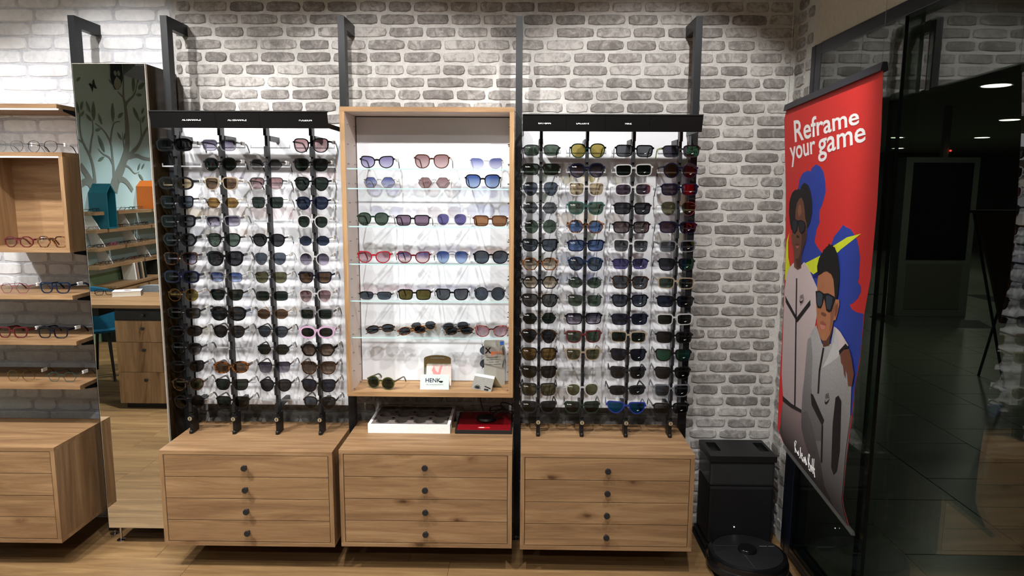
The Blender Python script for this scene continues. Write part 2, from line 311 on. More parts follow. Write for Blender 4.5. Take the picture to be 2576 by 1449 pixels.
BAN={'outline': [(.0003,.0001),(.8647,.0199),(.8867,-.1663),(.9012,-.396),(.9004,-.6192),(.8793,-.7369),(.8767,-.8909),(.8581,-.9793),(.8563,-1.0842),(.8425,-1.2221),(.8378,-1.3802),(.8538,-1.4069),(.9005,-1.4449),(.244,-1.4065),(.159,-1.3701),(.1451,-1.2015),(.1402,-1.0268),(.1286,-.8211),(.1072,-.6187),(.0571,-.3506),(-.0262,-.0439)],'blue_a': [(.2055,-.3383),(.2138,-.3053),(.2455,-.2797),(.2974,-.2712),(.3293,-.2752),(.3388,-.2628),(.378,-.2497),(.4204,-.259),(.4557,-.2781),(.4772,-.3084),(.493,-.3503),(.4824,-.3743),(.465,-.4048),(.4475,-.4206),(.4497,-.448),(.4565,-.4661),(.4342,-.492),(.4241,-.5237),(.4229,-.5425),(.4646,-.564),(.5235,-.5831),(.5693,-.6617),(.346,-.6904),(.2432,-.6368),(.2188,-.4044)],'blue_b': [(.5818,-.5363),(.5982,-.5087),(.6362,-.486),(.6663,-.4644),(.6944,-.4713),(.7277,-.475),(.756,-.4897),(.7841,-.5068),(.8008,-.5297),(.8164,-.5605),(.8188,-.5925),(.8222,-.6292),(.8152,-.6428),(.8383,-.6522),(.8445,-.6701),(.8252,-.6951),(.7931,-.7163),(.7681,-.7256),(.7898,-.7375),(.8269,-.7412),(.8766,-.7373),(.8773,-.8717),(.8581,-.9793),(.8536,-1.0852),(.7629,-1.1155),(.5278,-.8831),(.4576,-.7201),(.422,-.6807),(.5235,-.5831)],'lime': [(.8104,-.4851),(.7073,-.504),(.6043,-.5403),(.4929,-.586),(.3347,-.6337),(.3826,-.6542),(.4354,-.6638),(.5029,-.6371),(.6624,-.5499)],'lime2': [(.14,-.5241),(.1301,-.565),(.1466,-.6261),(.1852,-.6773),(.1621,-.7218),(.1281,-.7262),(.1116,-.6154),(.1145,-.5592)],'hair1': [(.1216,-.4443),(.117,-.4006),(.1202,-.3884),(.129,-.3762),(.1378,-.364),(.1461,-.3567),(.159,-.3519),(.1781,-.3447),(.1948,-.347),(.2111,-.3414),(.2277,-.3451),(.2381,-.3446),(.2388,-.3353),(.248,-.3293),(.2596,-.3229),(.2778,-.3185),(.2951,-.3231),(.3107,-.3264),(.326,-.3354),(.3393,-.3466),(.3516,-.36),(.3603,-.3732),(.3686,-.3909),(.3745,-.4086),(.3764,-.4241),(.3759,-.4397),(.3707,-.4555),(.3642,-.4715),(.344,-.4929),(.3322,-.4959),(.1909,-.5087),(.1634,-.5103),(.1446,-.4871)],'face1': [(.2016,-.4604),(.1989,-.4273),(.2093,-.3987),(.2325,-.3819),(.2576,-.3769),(.28,-.3926),(.2991,-.4242),(.3117,-.4558),(.3323,-.4776),(.3395,-.5136),(.336,-.5458),(.3268,-.5626),(.3148,-.5659),(.3085,-.5849),(.3017,-.6088),(.3054,-.6271),(.3071,-.6549),(.2701,-.6662),(.2283,-.6591),(.2157,-.6172),(.2012,-.58),(.182,-.5671),(.1724,-.5339),(.1772,-.5095),(.1841,-.4755)],'shade1': [(.1586,-.4661),(.1953,-.4631),(.2369,-.4693),(.2688,-.4646),(.3149,-.4717),(.3313,-.4913),(.3164,-.5105),(.2867,-.5216),(.2631,-.5138),(.2444,-.4868),(.236,-.5108),(.2121,-.5256),(.1833,-.5188),(.1637,-.491)],'lips1': [(.2206,-.5674),(.2379,-.5599),(.254,-.5605),(.2702,-.562),(.2701,-.5681),(.227,-.5726)],'hoodie1': [(.1466,-.6958),(.1715,-.6685),(.2156,-.6431),(.2761,-.66),(.3334,-.6273),(.3808,-.6448),(.4102,-.6637),(.4839,-.709),(.4994,-.8158),(.4873,-.8695),(.4496,-.9751),(.4354,-1.0857),(.4237,-1.1511),(.4262,-1.2049),(.3069,-1.2193),(.2083,-1.2211),(.1693,-1.127),(.1469,-.9225),(.1321,-.7674)],'pants1': [(.2077,-1.2297),(.3082,-1.2254),(.4277,-1.2122),(.4365,-1.2561),(.4819,-1.3177),(.5659,-1.3614),(.4919,-1.3876),(.3681,-1.4092),(.251,-1.4047),(.212,-1.334)],'chev1': [(.1491,-.7912),(.3,-.855),(.4272,-.7632),(.4332,-.7831),(.3083,-.8746),(.1591,-.8168)],'zip1': [(.2601,-.7015),(.2729,-.6998),(.3565,-1.21),(.3417,-1.2131)],'hem1': [(.2016,-1.2122),(.3057,-1.2132),(.4256,-1.2019),(.4281,-1.2144),(.3091,-1.23),(.2085,-1.2337)],'hoodie2': [(.4608,-.8824),(.5057,-.8475),(.5719,-.9024),(.6081,-.9056),(.6522,-.8843),(.6647,-.8195),(.7065,-.8247),(.7381,-.865),(.728,-.8943),(.7716,-.9173),(.8138,-.9789),(.8387,-.9849),(.8494,-1.0865),(.8359,-1.2112),(.8378,-1.3802),(.8538,-1.4069),(.8989,-1.4444),(.7754,-1.4303),(.6486,-1.4013),(.4805,-1.3105),(.4375,-1.2715),(.4243,-1.2055),(.4178,-1.1217),(.4354,-1.055),(.4299,-.9267)],'fold2': [(.4805,-1.3105),(.4375,-1.2715),(.4257,-1.2128),(.4819,-1.1867),(.5379,-1.221),(.6435,-1.3299),(.6923,-1.3967),(.7754,-1.4303),(.6486,-1.4013)],'hood2': [(.5895,-.9916),(.63,-.9456),(.675,-.8723),(.6818,-.8229),(.7071,-.8279),(.7293,-.8603),(.7241,-.9156),(.6652,-.9509)],'face2': [(.4921,-.7194),(.4857,-.6873),(.4907,-.662),(.5167,-.6523),(.5418,-.6412),(.5677,-.6365),(.608,-.6422),(.633,-.6598),(.6443,-.6918),(.6657,-.7247),(.6895,-.7209),(.6952,-.7378),(.6901,-.7617),(.6757,-.7952),(.6578,-.7996),(.6556,-.8147),(.6532,-.8413),(.6397,-.8705),(.6379,-.8948),(.5882,-.9115),(.5732,-.8904),(.5527,-.884),(.5311,-.8666),(.5153,-.8367),(.5,-.7953),(.4884,-.7586)],'hair2': [(.4822,-.6548),(.4741,-.6284),(.4798,-.6141),(.4854,-.5999),(.4935,-.5909),(.5023,-.5793),(.5161,-.5726),(.5221,-.5614),(.5351,-.5587),(.5442,-.5505),(.5592,-.5461),(.5677,-.5354),(.5817,-.5406),(.5941,-.538),(.6082,-.5451),(.6208,-.5451),(.6301,-.5546),(.6414,-.5612),(.6511,-.573),(.66,-.5874),(.6751,-.6213),(.6804,-.6612),(.6786,-.7022),(.6705,-.7239),(.6541,-.7162),(.6411,-.682),(.6301,-.6576),(.608,-.6422),(.5677,-.6365),(.542,-.6422),(.5169,-.6533),(.4907,-.662)],'shade2': [(.4784,-.7225),(.5151,-.7149),(.5572,-.7195),(.5958,-.7126),(.6478,-.7162),(.6647,-.7197),(.6536,-.7396),(.637,-.7711),(.6153,-.7791),(.5912,-.7765),(.574,-.7501),(.5618,-.7359),(.5554,-.7585),(.5413,-.7771),(.5098,-.7804),(.4923,-.7635)],'lips2': [(.5407,-.8301),(.5618,-.8184),(.5771,-.8204),(.5982,-.8259),(.5967,-.8316),(.5566,-.8341)],'sleeve1': [(.6812,-.8196),(.7231,-.828),(.7938,-.8591),(.7779,-.8706),(.7316,-.8968),(.714,-.8637)],'cuff1': [(.7247,-.8937),(.7723,-.8574),(.801,-.8653),(.7639,-.8778),(.7335,-.9065)],'hand1': [(.7374,-.9022),(.7644,-.8804),(.8017,-.8691),(.8277,-.8967),(.8537,-.9417),(.8471,-.9825),(.8193,-.9918),(.8033,-.9554),(.7852,-.9404),(.7942,-.9711),(.7801,-.9617),(.7673,-.935),(.7505,-.9292)],'zip2': [(.5849,-.9137),(.5991,-.9133),(.5788,-1.0017),(.583,-1.0878),(.5691,-1.0919),(.5649,-1.0054)],'band2': [(.5063,-1.1108),(.5271,-1.1083),(.6475,-1.1686),(.6346,-1.1932),(.5239,-1.1504)],'zipb2': [(.6291,-1.193),(.6425,-1.1883),(.6601,-1.3231),(.6469,-1.3285)],'pocket2': [(.7278,-1.0595),(.7493,-1.0454),(.7753,-1.0571),(.7956,-1.2269),(.7864,-1.3029),(.7634,-1.3266),(.7385,-1.3089),(.7222,-1.1571)],'swoosh1': [(.3231,-.7768),(.3311,-.7848),(.3493,-.781),(.3736,-.7672),(.3507,-.7877),(.3369,-.7923),(.3255,-.7888)],'swoosh2': [(.6395,-1.0923),(.6482,-1.101),(.6608,-1.0942),(.6845,-1.0756),(.6651,-1.0985),(.653,-1.1073),(.6438,-1.1052)],'nike1': [(.3221,-.7614),(.3583,-.7528),(.3653,-.767),(.3274,-.7769)],'nike2': [(.6424,-1.0714),(.6696,-1.0604),(.6776,-1.0749),(.6476,-1.089)],'reframe': [(.1316,-.1532),(.7308,-.1311),(.7164,-.0748),(.0972,-.0603)],'your': [(.1108,-.2538),(.3737,-.228),(.3534,-.1591),(.0696,-.1697)],'game': [(.4015,-.245),(.795,-.211),(.7776,-.1435),(.3793,-.1572)],'fsh1': [(.2878,-.5077),(.3331,-.5004),(.336,-.5458),(.3243,-.5628),(.3089,-.5872),(.2984,-.6115),(.3062,-.6503),(.2622,-.66),(.2378,-.6255),(.2737,-.6186),(.2907,-.5865),(.2913,-.5445)],'fhi1': [(.2226,-.4313),(.2333,-.4052),(.2548,-.4079),(.2688,-.4391),(.2407,-.455)],'nos1': [(.2283,-.5321),(.2446,-.5268),(.2655,-.5324),(.2654,-.5385),(.2482,-.5383),(.2309,-.5386)],'ln1a': [(.1741,-.4736),(.1964,-.4683),(.226,-.4745),(.2245,-.5067),(.2084,-.521),(.1864,-.5138)],'ln1b': [(.251,-.4733),(.276,-.4684),(.3068,-.4753),(.3116,-.4993),(.2894,-.5159),(.266,-.509)],'lipl1': [(.227,-.5726),(.27,-.5677),(.2628,-.5777),(.2424,-.5818)],'fsh2': [(.5734,-.8915),(.6093,-.8825),(.6367,-.8553),(.6532,-.8151),(.6551,-.7991),(.6566,-.8197),(.6532,-.8413),(.6397,-.8705),(.6379,-.8948),(.5882,-.9115)],'fsd2': [(.6255,-.7784),(.6488,-.7534),(.6643,-.7301),(.6682,-.7501),(.6561,-.7911),(.6468,-.8216),(.6285,-.8464),(.634,-.8084)],'ear2': [(.6672,-.7451),(.682,-.7323),(.6892,-.7567),(.6749,-.785),(.6641,-.7808)],'ln2a': [(.4935,-.7263),(.519,-.7203),(.5475,-.7252),(.5462,-.76),(.5333,-.772),(.5128,-.7738),(.4981,-.757)],'ln2b': [(.5797,-.7246),(.6035,-.7188),(.6363,-.7221),(.6357,-.7452),(.6236,-.7682),(.599,-.7693),(.5817,-.7488)],'nos2': [(.5433,-.7942),(.553,-.7881),(.5746,-.7875),(.5937,-.7894),(.5877,-.7996),(.5691,-.8003),(.55,-.8006)],'lipl2': [(.5447,-.8364),(.5967,-.8316),(.5886,-.845),(.5685,-.8529),(.5496,-.8475)],'slv2': [(.4339,-.917),(.4653,-.9015),(.4945,-.9685),(.5047,-1.0875),(.5389,-1.1468),(.6303,-1.1849),(.6447,-1.2473),(.4795,-1.3089),(.43,-1.2541),(.4265,-1.1644),(.4287,-1.0558)],'low': [(.2085,-1.2337),(.4262,-1.2049),(.8516,-1.0825),(.8425,-1.2221),(.8378,-1.3802),(.8538,-1.4069),(.899,-1.445),(.2559,-1.4053),(.1908,-1.3757),(.1952,-1.2887)],'sign': [[(.399,-1.3871),(.3825,-1.3492),(.3918,-1.3409),(.4011,-1.3438),(.3908,-1.3685),(.403,-1.3751),(.4172,-1.3808),(.4303,-1.382)],[(.4334,-1.3871),(.4248,-1.3762),(.4276,-1.3688),(.4354,-1.3864)],[(.4447,-1.3906),(.4552,-1.3801),(.4485,-1.3465),(.455,-1.3896)],[(.4591,-1.3786),(.4745,-1.3725),(.4664,-1.3631),(.4674,-1.3784),(.4826,-1.3926)],[(.4826,-1.3926),(.4917,-1.3765),(.4883,-1.3701),(.4986,-1.3908)],[(.4986,-1.3908),(.5015,-1.3648),(.517,-1.3918),(.507,-1.3719),(.5242,-1.3881)],[(.5445,-1.3905),(.5322,-1.3587),(.5363,-1.3395),(.5451,-1.3445),(.5402,-1.3693),(.5596,-1.3781),(.5596,-1.3979),(.5453,-1.3947)],[(.5661,-1.3724),(.5727,-1.3955),(.5749,-1.3779)],[(.5737,-1.3429),(.5753,-1.3701),(.5899,-1.3957)],[(.5879,-1.338),(.589,-1.372),(.6082,-1.4022)],[(.582,-1.3749),(.5983,-1.3712),(.6011,-1.376),(.5869,-1.3804)]],'rail_t': [(-.01,.0013),(.8731,.0291)],'rail_b': [(.2556,-1.4143),(.9364,-1.454)],'M': [[1.15,-.364,2.08],[-.03489,-.99939,.0],[.00804,-.00028,.99997],[-.99936,.03489,.00805]]}
TREE={'branch': [([(-5.216,1.676),(-5.287,1.8),(-5.418,1.948),(-5.487,2.046),(-5.549,2.154),(-5.585,2.283),(-5.597,2.453),(-5.594,2.579),(-5.582,2.704),(-5.564,2.785),(-5.598,3.048)],(0.16,0.02)),([(-5.484,2.024),(-5.61,2.104),(-5.804,2.211),(-5.948,2.363),(-6.056,2.46)],(0.07,0.03)),([(-5.241,1.799),(-5.25,1.933),(-5.243,2.087),(-5.232,2.209),(-5.173,2.296),(-5.078,2.368),(-4.967,2.413)],(0.05,0.008)),([(-5.23,2.219),(-5.267,2.343),(-5.335,2.451),(-5.458,2.478)],(0.03,0.006)),([(-5.586,2.662),(-5.653,2.733),(-5.781,2.812),(-5.853,2.907),(-5.899,3.021)],(0.035,0.008)),([(-5.579,2.755),(-5.525,2.78),(-5.446,2.816)],(0.03,0.015)),([(-5.238,1.984),(-5.176,2.053),(-5.059,2.088),(-4.981,2.139)],(0.03,0.008)),([(-5.509,2.141),(-5.493,2.235),(-5.48,2.36)],(0.022,0.006)),([(-5.903,2.338),(-5.898,2.458),(-5.895,2.567)],(0.025,0.006)),([(-5.587,2.071),(-5.749,2.099),(-5.911,2.074),(-6.06,2.068)],(0.05,0.04)),([(-5.469,1.976),(-5.571,1.953),(-5.681,1.886),(-5.795,1.904)],(0.03,0.006)),([(-5.323,1.79),(-5.4,1.811),(-5.509,1.77),(-5.614,1.674)],(0.07,0.06)),([(-4.844,1.726),(-4.746,1.842),(-4.635,1.955)],(0.09,0.07)),([(-4.874,1.765),(-4.867,1.903),(-4.828,2.039),(-4.74,2.16),(-4.691,2.261),(-4.685,2.393),(-4.706,2.498)],(0.05,0.01)),([(-4.821,2.077),(-4.867,2.216),(-4.915,2.336),(-4.914,2.452)],(0.03,0.008)),([(-4.727,2.183),(-4.683,2.204),(-4.636,2.219)],(0.02,0.012)),([(-4.606,1.735),(-4.689,1.774),(-4.768,1.765),(-4.838,1.678)],(0.07,0.08)),([(-5.987,1.673),(-6.048,1.808)],(0.02,0.01))],'leaf': [[(-5.776,2.854),(-5.813,3.061)],[(-5.893,2.902),(-6.063,3.012)],[(-5.833,2.827),(-5.969,2.847)],[(-5.744,2.68),(-5.874,2.51)],[(-5.928,2.613),(-6.002,2.698)],[(-5.92,2.503),(-6.011,2.605)],[(-5.407,2.514),(-5.529,2.588)],[(-5.304,2.458),(-5.325,2.679)],[(-5.083,2.404),(-5.032,2.532)],[(-4.948,2.333),(-5.06,2.362)],[(-5.096,2.105),(-4.992,2.293)],[(-4.963,2.005),(-5.086,2.06)],[(-4.936,2.435),(-4.96,2.655)],[(-4.882,2.516),(-4.823,2.639)],[(-4.9,2.431),(-4.797,2.498)],[(-4.717,2.462),(-4.773,2.533)],[(-4.682,2.486),(-4.66,2.615)],[(-4.718,2.528),(-4.767,2.632)],[(-5.459,2.264),(-5.368,2.356)],[(-5.506,2.268),(-5.552,2.371)],[(-5.757,1.92),(-5.824,2.015)],[(-5.847,1.939),(-5.92,2.013)],[(-5.871,1.8),(-5.762,1.887)],[(-4.68,2.821),(-4.759,2.875)],[(-5.346,2.883),(-5.277,2.938)],[(-5.893,2.977),(-5.913,3.055)]],'owl': [(-5.328,3.016),(-5.317,2.974),(-5.331,2.906),(-5.369,2.851),(-5.385,2.833),(-5.459,2.843),(-5.512,2.891),(-5.554,2.969),(-5.566,3.023),(-5.561,3.053)],'owlb': [(-5.432,2.987),(-5.38,2.934),(-5.364,2.881),(-5.395,2.839),(-5.46,2.848),(-5.514,2.912),(-5.51,2.953)],'owle': [(-5.405,3.018),(-5.474,3.029)],'bfly': [(-4.891,2.828),(-4.932,2.837),(-4.962,2.819),(-4.973,2.864),(-4.996,2.891),(-5.009,2.84),(-5.041,2.796),(-5.003,2.793),(-4.977,2.807),(-4.952,2.744),(-4.941,2.783)]}
# ------------------------------------------------------------------ the setting
GX = 1.31          # plane of the glass front and of the short brick return
CEIL = 3.2
XL, YB = -4.7, -7.4
BX = -1.659        # where the white brick paper meets the grey one
MORTAR = brick_mat('grey_mortar', (180, 178, 175), (196, 194, 191), (206, 204, 202), bump=0.25, nscale=40)
GBRICK = brick_mat('grey_brick', (114, 109, 107), (148, 144, 141), (186, 183, 180), var=1.1, bump=0.45)
WMORTAR = brick_mat('white_mortar', (170, 173, 184), (188, 190, 198), (204, 205, 211), bump=0.2, nscale=40)
WBRICK = brick_mat('white_brick', (206, 208, 214), (222, 223, 227), (232, 232, 234), var=0.6, bump=0.3, nscale=22)
wall_back = struct(MB().box(BX, GX+0.1, 0.004, 0.2, 0, CEIL).build('wall_back', MORTAR), 'grey brick wall behind the sunglasses displays', 'wall')
wall_white = struct(MB().box(XL, BX, 0.004, 0.2, 0, CEIL).build('wall_back_left', WMORTAR), 'white painted brick wall behind the oak shelves', 'wall')
wall_ret = struct(MB().box(GX, GX+0.1, -0.215, 0.004, 0, CEIL).build('wall_right', MORTAR), 'short grey brick return wall beside the glass front', 'wall')
def brick_mesh(w_, h, d, rough, seed):
    rnd = random.Random(seed); base = []
    nx = 5
    for k in range(nx+1): base.append((-w_/2+w_*k/nx, -h/2))
    base.append((w_/2, 0))
    for k in range(nx+1): base.append((w_/2-w_*k/nx, h/2))
    base.append((-w_/2, 0))
    def corner(p): return 0.35*h*0.25 if abs(abs(p[0])-w_/2) < 1e-6 and abs(abs(p[1])-h/2) < 1e-6 else 0
    lo = []
    for p in base:
        c = corner(p); q = (p[0]-math.copysign(c, p[0]), p[1]-math.copysign(c, p[1]))
        lo.append((q[0]+rnd.uniform(-rough, rough), q[1]+rnd.uniform(-rough, rough)))
    k = min(0.004, h*0.09)
    hi = [(x-math.copysign(k, x)*(abs(x) > w_*0.42), z-math.copysign(k, z)*(abs(z) > h*0.3)) for x, z in lo]
    n = len(lo); mb = MB()
    mb.add([(x, 0, z) for x, z in lo]+[(x, -d+rnd.uniform(-0.0006, 0.0006), z) for x, z in hi],
           [(i, (i+1) % n, (i+1) % n+n, i+n) for i in range(n)]+[tuple(range(n, 2*n))])
    return mb.mesh('brick')
GW = [0.07, 0.105, 0.128, 0.14, 0.15, 0.162, 0.178]
CW = [0.03, 0.05, 0.07, 0.088, 0.105, 0.128, 0.14, 0.15, 0.162, 0.178]
GM = {(w_, s): brick_mesh(w_, 0.0455, 0.006, 0.0022, hash((int(w_*1000), s)) % 9999) for w_ in CW for s in range(2)}
for me in GM.values(): me.materials.append(GBRICK)
WW = [0.12, 0.17, 0.20, 0.23, 0.27]
CWW = [0.04, 0.065, 0.09]+WW
WM = {(w_, s): brick_mesh(w_, 0.0575, 0.005, 0.0012, hash((int(w_*1000), s, 5)) % 9999) for w_ in CWW for s in range(2)}
for me in WM.values(): me.materials.append(WBRICK)
def lay(x0, x1, widths, gap, rnd):
    out = []; x = x0-rnd.uniform(0, widths[-1])
    while x < x1:
        w_ = rnd.choice(widths); out.append((x+w_/2, w_)); x += w_+gap
    return out
def merged_bricks(lst, meshes, name, mat, parent, frame):
    mb = MB()
    for c, z, w_, s in lst:
        me = meshes[(w_, s)]
        mb.add([frame(c, z, v.co) for v in me.vertices], [tuple(p.vertices) for p in me.polygons])
    return mb.build(name, mat, parent, kind='stuff')
rb = random.Random(11); rest = []; nb = 0
for i in range(55):
    z = 0.03+i*0.058
    for c, w_ in lay(BX, GX, GW[1:]+GW[3:], 0.0125, rb):
        a, b = max(c-w_/2, BX+0.005), min(c+w_/2, GX-0.005)
        if b-a < w_-1e-6:
            w2 = [q for q in CW if q <= b-a+1e-6]
            if not w2: continue
            w_ = w2[-1]; c = b-w_/2 if c < 0 else a+w_/2
        s = rb.randrange(2)
        show = z < 2.68 and (z > 2.04 or c > 0.80)
        if show and nb < 300:
            o = obj('brick', GM[(w_, s)], None, wall_back); o.location = (c, 0.004, z); nb += 1
        else: rest.append((c, z, w_, s))
merged_bricks(rest, GM, 'bricks_in_shade', GBRICK, wall_back, lambda c, z, v: (c+v.x, 0.004+v.y, z+v.z))
for i in range(46):
    z = 0.03+i*0.058; off = 0.0 if i % 2 else 0.06
    for c, w_ in ((-0.055-off*0.3, 0.105), (-0.165, 0.07 if i % 2 else 0.105)):
        if c-w_/2 < -0.212: continue
        o = obj('brick', GM[(w_, i % 2)], None, wall_ret); o.location = (GX, c, z); o.rotation_euler = (0, 0, -math.pi/2)
rw = random.Random(5); rest = []
for i in range(50):
    z = 0.035+i*0.0642
    for c, w_ in lay(XL, BX, WW, 0.006, rw):
        if c+w_/2 > BX-0.002:
            a = c-w_/2; w2 = [q for q in CWW if q <= BX-0.002-a]
            if not w2: continue
            w_ = w2[-1]; c = a+w_/2
        s = rw.randrange(2)
        if c > -2.75 and 0.56 < z < 2.7:
            o = obj('brick', WM[(w_, s)], None, wall_white); o.location = (c, 0.004, z)
        else: rest.append((c, z, w_, s))
merged_bricks(rest, WM, 'bricks_out_of_sight', WBRICK, wall_white, lambda c, z, v: (c+v.x, 0.004+v.y, z+v.z))

# floor boards
SUB = flat('floor_joint', (70, 58, 40), 0.8)
PLANK = oak('x', 'floor_oak', 0.86, 1.15, knots=False)
floor = struct(MB().box(XL, GX, YB, 0.004, -0.06, -0.004).build('floor', SUB), 'pale oak plank floor of the shop', 'floor')
pm = MB().box(-0.6, 0.6, -0.1, 0.1, -0.004, 0).mesh('plank', 0.0012); pm.materials.append(PLANK)
rp_ = random.Random(3)
for j in range(37):
    y = -0.1-j*0.2
    x = XL-rp_.uniform(0, 1.1)
    while x < GX:
        a, b = max(x, XL), min(x+1.2, GX)
        if b-a > 0.05:
            o = obj('plank', pm, None, floor); o.location = ((a+b)/2, y+0.002, 0); o.scale = ((b-a-0.001)/1.2, 0.995, 1)
        x += 1.2
ceil = struct(MB().box(XL, GX+0.1, YB, 0.2, CEIL, CEIL+0.1).build('ceiling', flat('ceiling_white', (190, 188, 182), 0.9)), 'plain shop ceiling', 'ceiling')
MINT = flat('mint_wall_paint', (182, 210, 212), 0.85, 0, 0.2, 0.02)
wall_left = struct(MB().box(XL-0.1, XL, YB, 0.2, 0, CEIL).build('wall_left', MINT), 'pale mint side wall reflected in the mirror', 'wall')
MB().box(XL, XL+0.003, YB, 0.0, 0, 0.76).build('green_band', flat('sage_green_paint', (128, 156, 122), 0.8), wall_left)
wall_front = struct(MB().box(XL, GX+0.1, YB-0.1, YB, 0, CEIL).build('wall_front', flat('warm_grey_paint', (96, 90, 82), 0.9)), 'grey wall at the far end of the shop', 'wall')

# glass shop front
win = bpy.data.objects.new('window_1', None); COL.objects.link(win); win.location = (GX, -0.3, 0); struct(win, 'navy framed full height glass shop front', 'window')
O = (GX, -0.3, 0)
PANE = glass_mat('shop_front_glass', (212, 220, 214), 2.0)
MB(O).box(GX-0.014, GX+0.06, -0.325, -0.218, 0, 2.36).build('jamb', NAVY, win, 0.003)
MB(O).box(GX-0.015, GX-0.010, -0.268, -0.256, 0, 2.36).build('jamb_groove', flat('joint_black', (8, 9, 12), 0.5), win)
MB(O).box(GX-0.014, GX+0.06, YB, -0.325, 2.312, 2.362).build('head_beam', NAVY, win, 0.003)
MB(O).box(GX-0.014, GX+0.06, YB, -0.325, 0, 0.035).build('sill_rail', NAVY, win, 0.003)
MB(O).box(GX-0.012, GX-0.002, -0.99, -0.322, 0.035, 2.312).build('pane', PANE, win)
MB(O).box(GX+0.02, GX+0.03, -3.2, -0.873, 0.035, 2.312).build('pane', PANE, win)
MB(O).box(GX-0.012, GX-0.002, YB, -3.1, 0.035, 2.312).build('pane', PANE, win)
EDGE = flat('glass_edge', (10, 14, 13), 0.2)
MB(O).box(GX-0.013, GX-0.001, -0.994, -0.99, 0.035, 2.312).build('pane_edge', EDGE, win)
MB(O).box(GX+0.018, GX+0.032, -0.873, -0.866, 0.035, 2.312).build('pane_edge', EDGE, win)
struct(MB().box(GX, GX+0.1, YB, -0.215, 2.362, CEIL).build('wall_bulkhead', flat('beige_plaster', (196, 187, 172), 0.9)), 'beige plaster bulkhead above the glass front', 'wall')

# mall passage beyond the glass
TILE = flat('mall_tile', (118, 120, 104), 0.32, 0, 0.4, 0.06, 4)
mall_floor = struct(MB().box(GX+0.1, 14, YB, 17, -0.06, -0.003).build('floor_mall', flat('tile_joint', (30, 31, 27), 0.8)), 'dark tiled mall floor beyond the glass', 'floor')
tm = MB().box(-0.3, 0.3, -0.3, 0.3, -0.003, 0).mesh('tile', 0.001); tm.materials.append(TILE)
for i in range(10):
    for j in range(16):
        x = 1.875-0.315+i*0.62; y = -1.335-0.15+j*0.604+(0.302 if i % 2 else 0)
        if x > 1.45 or True:
            o = obj('tile', tm, None, mall_floor); o.location = (x if i else 1.645, y, 0); o.scale = (1.024 if i else 0.755, .997, 1)
MB().box(7.8, 14, YB, 17, -0.003, 0).box(GX+0.1, 7.8, 8.3, 17, -0.003, 0).build('far_tiles', TILE, mall_floor, kind='stuff')
DARKW = flat('mall_dark_wall', (78, 80, 76), 0.8)
struct(MB().box(GX+0.1, 14, 17, 17.1, 0, 3).build('wall_mall_end', DARKW), 'dark wall at the end of the mall', 'wall')
struct(MB().box(14, 14.1, YB, 17, 0, 3).build('wall_mall_side', DARKW), 'dark far side of the mall', 'wall')
struct(MB().box(GX+0.1, 14, YB, 17, 2.8, 2.9).build('ceiling_mall', flat('mall_ceiling', (140, 140, 132), 0.9)), 'dim mall ceiling beyond the glass', 'ceiling')
LAMP = emit('downlight_glow', (1.0, 0.95, 0.78), 6.0)
WHITERING = flat('lamp_ring', (220, 220, 215), 0.5)
def downlight(x, y, z, r_, label, group, name='downlight'):
    t = thing(name, label, 'ceiling light', (x, y, z), group=group)
    MB().lathe([(r_*1.15, -0.008), (r_*1.15, 0.0)], (0, 0, 0), 24).build('trim_ring', WHITERING, t)
    MB().lathe([(r_, -0.012), (r_, -0.0085)], (0, 0, 0), 24).build('lamp_disc', LAMP, t)
for (x, y), w_ in zip(MALL_LIGHTS, ('nearest', 'second nearest', 'middle left', 'middle right', 'farthest')): downlight(x, y, 2.799, 0.13, w_+' round ceiling light of the mall beyond the glass', 'mall ceiling lights')
for (x, y), w_ in zip(FILL_LIGHTS, ('near the camera', 'in front of the mirror', 'above the desk', 'behind the camera on the right', 'behind the camera on the left')): downlight(x, y, CEIL-.001, 0.09, 'round added shop fill light '+w_, 'added shop fill lights')
# spotlights on a track over the aisle
tr = thing('lighting_track', 'black ceiling track carrying the spotlights over the aisle', 'track', (-1.2, TRACK_Y, CEIL))
MB().box(-2.9, 2.3, -0.018, 0.018, -0.03, 0).build('rail', BLACK, tr)
def track_head(loc, target, label, group):
    t = thing('track_spotlight', label, 'spotlight', loc, group=group)
    d = (Vector(target)-Vector(loc)).normalized()
    MB().tube([(0, 0, 0.27 if loc[2] < 2.95 else 0.2), (0, 0, 0.03)], 0.008, 8).build('stem', BLACK, t)
    MB().tube([d*-0.11, d*-0.02], [0.042, 0.045], 16).build('housing', BLACK, t, smooth=True)
    MB().tube([d*-0.019, d*-0.017], 0.036, 16).build('lamp_face', emit('spot_face', (1, 0.95, 0.88), 12), t)
for (x, k), w_ in zip(SPOTS, ('left shelves', 'mirror', 'left rack', 'oak case', 'third upright', 'right rack')): track_head((x, TRACK_Y, TRACK_Z), (x, -0.2, 1.48), 'black track spotlight aimed at the '+w_, 'track spotlights')
tr = thing('lighting_track', 'black ceiling track in front of the mint side wall', 'track', (-3.25, -5.3, CEIL))
MB().box(-.018, .018, -1.3, 1.3, -0.03, 0).build('rail', BLACK, tr)
for y, w_ in ((-4.45, 'front'), (-5.35, 'middle'), (-6.2, 'far')): track_head((-3.22, y, 2.94), (-4.65, y, 1.0), f'black track spotlight aimed at the {w_} part of the mint wall', 'side wall spotlights')
cn = thing('ceiling_canopy', 'black suspended canopy above the desk seen in the mirror', 'canopy', (-3.3, -3.9, 2.75))
MB().prism([(-0.4, -0.62), (1.2, -0.62), (1.2, 0.62), (0.0, 0.62), (-0.4, 0.1)], 0.14, (Vector((0, 0, 0)), Vector((1, 0, 0)), Vector((0, 1, 0)), Vector((0, 0, 1)))).build('canopy_body', BLACK, cn)
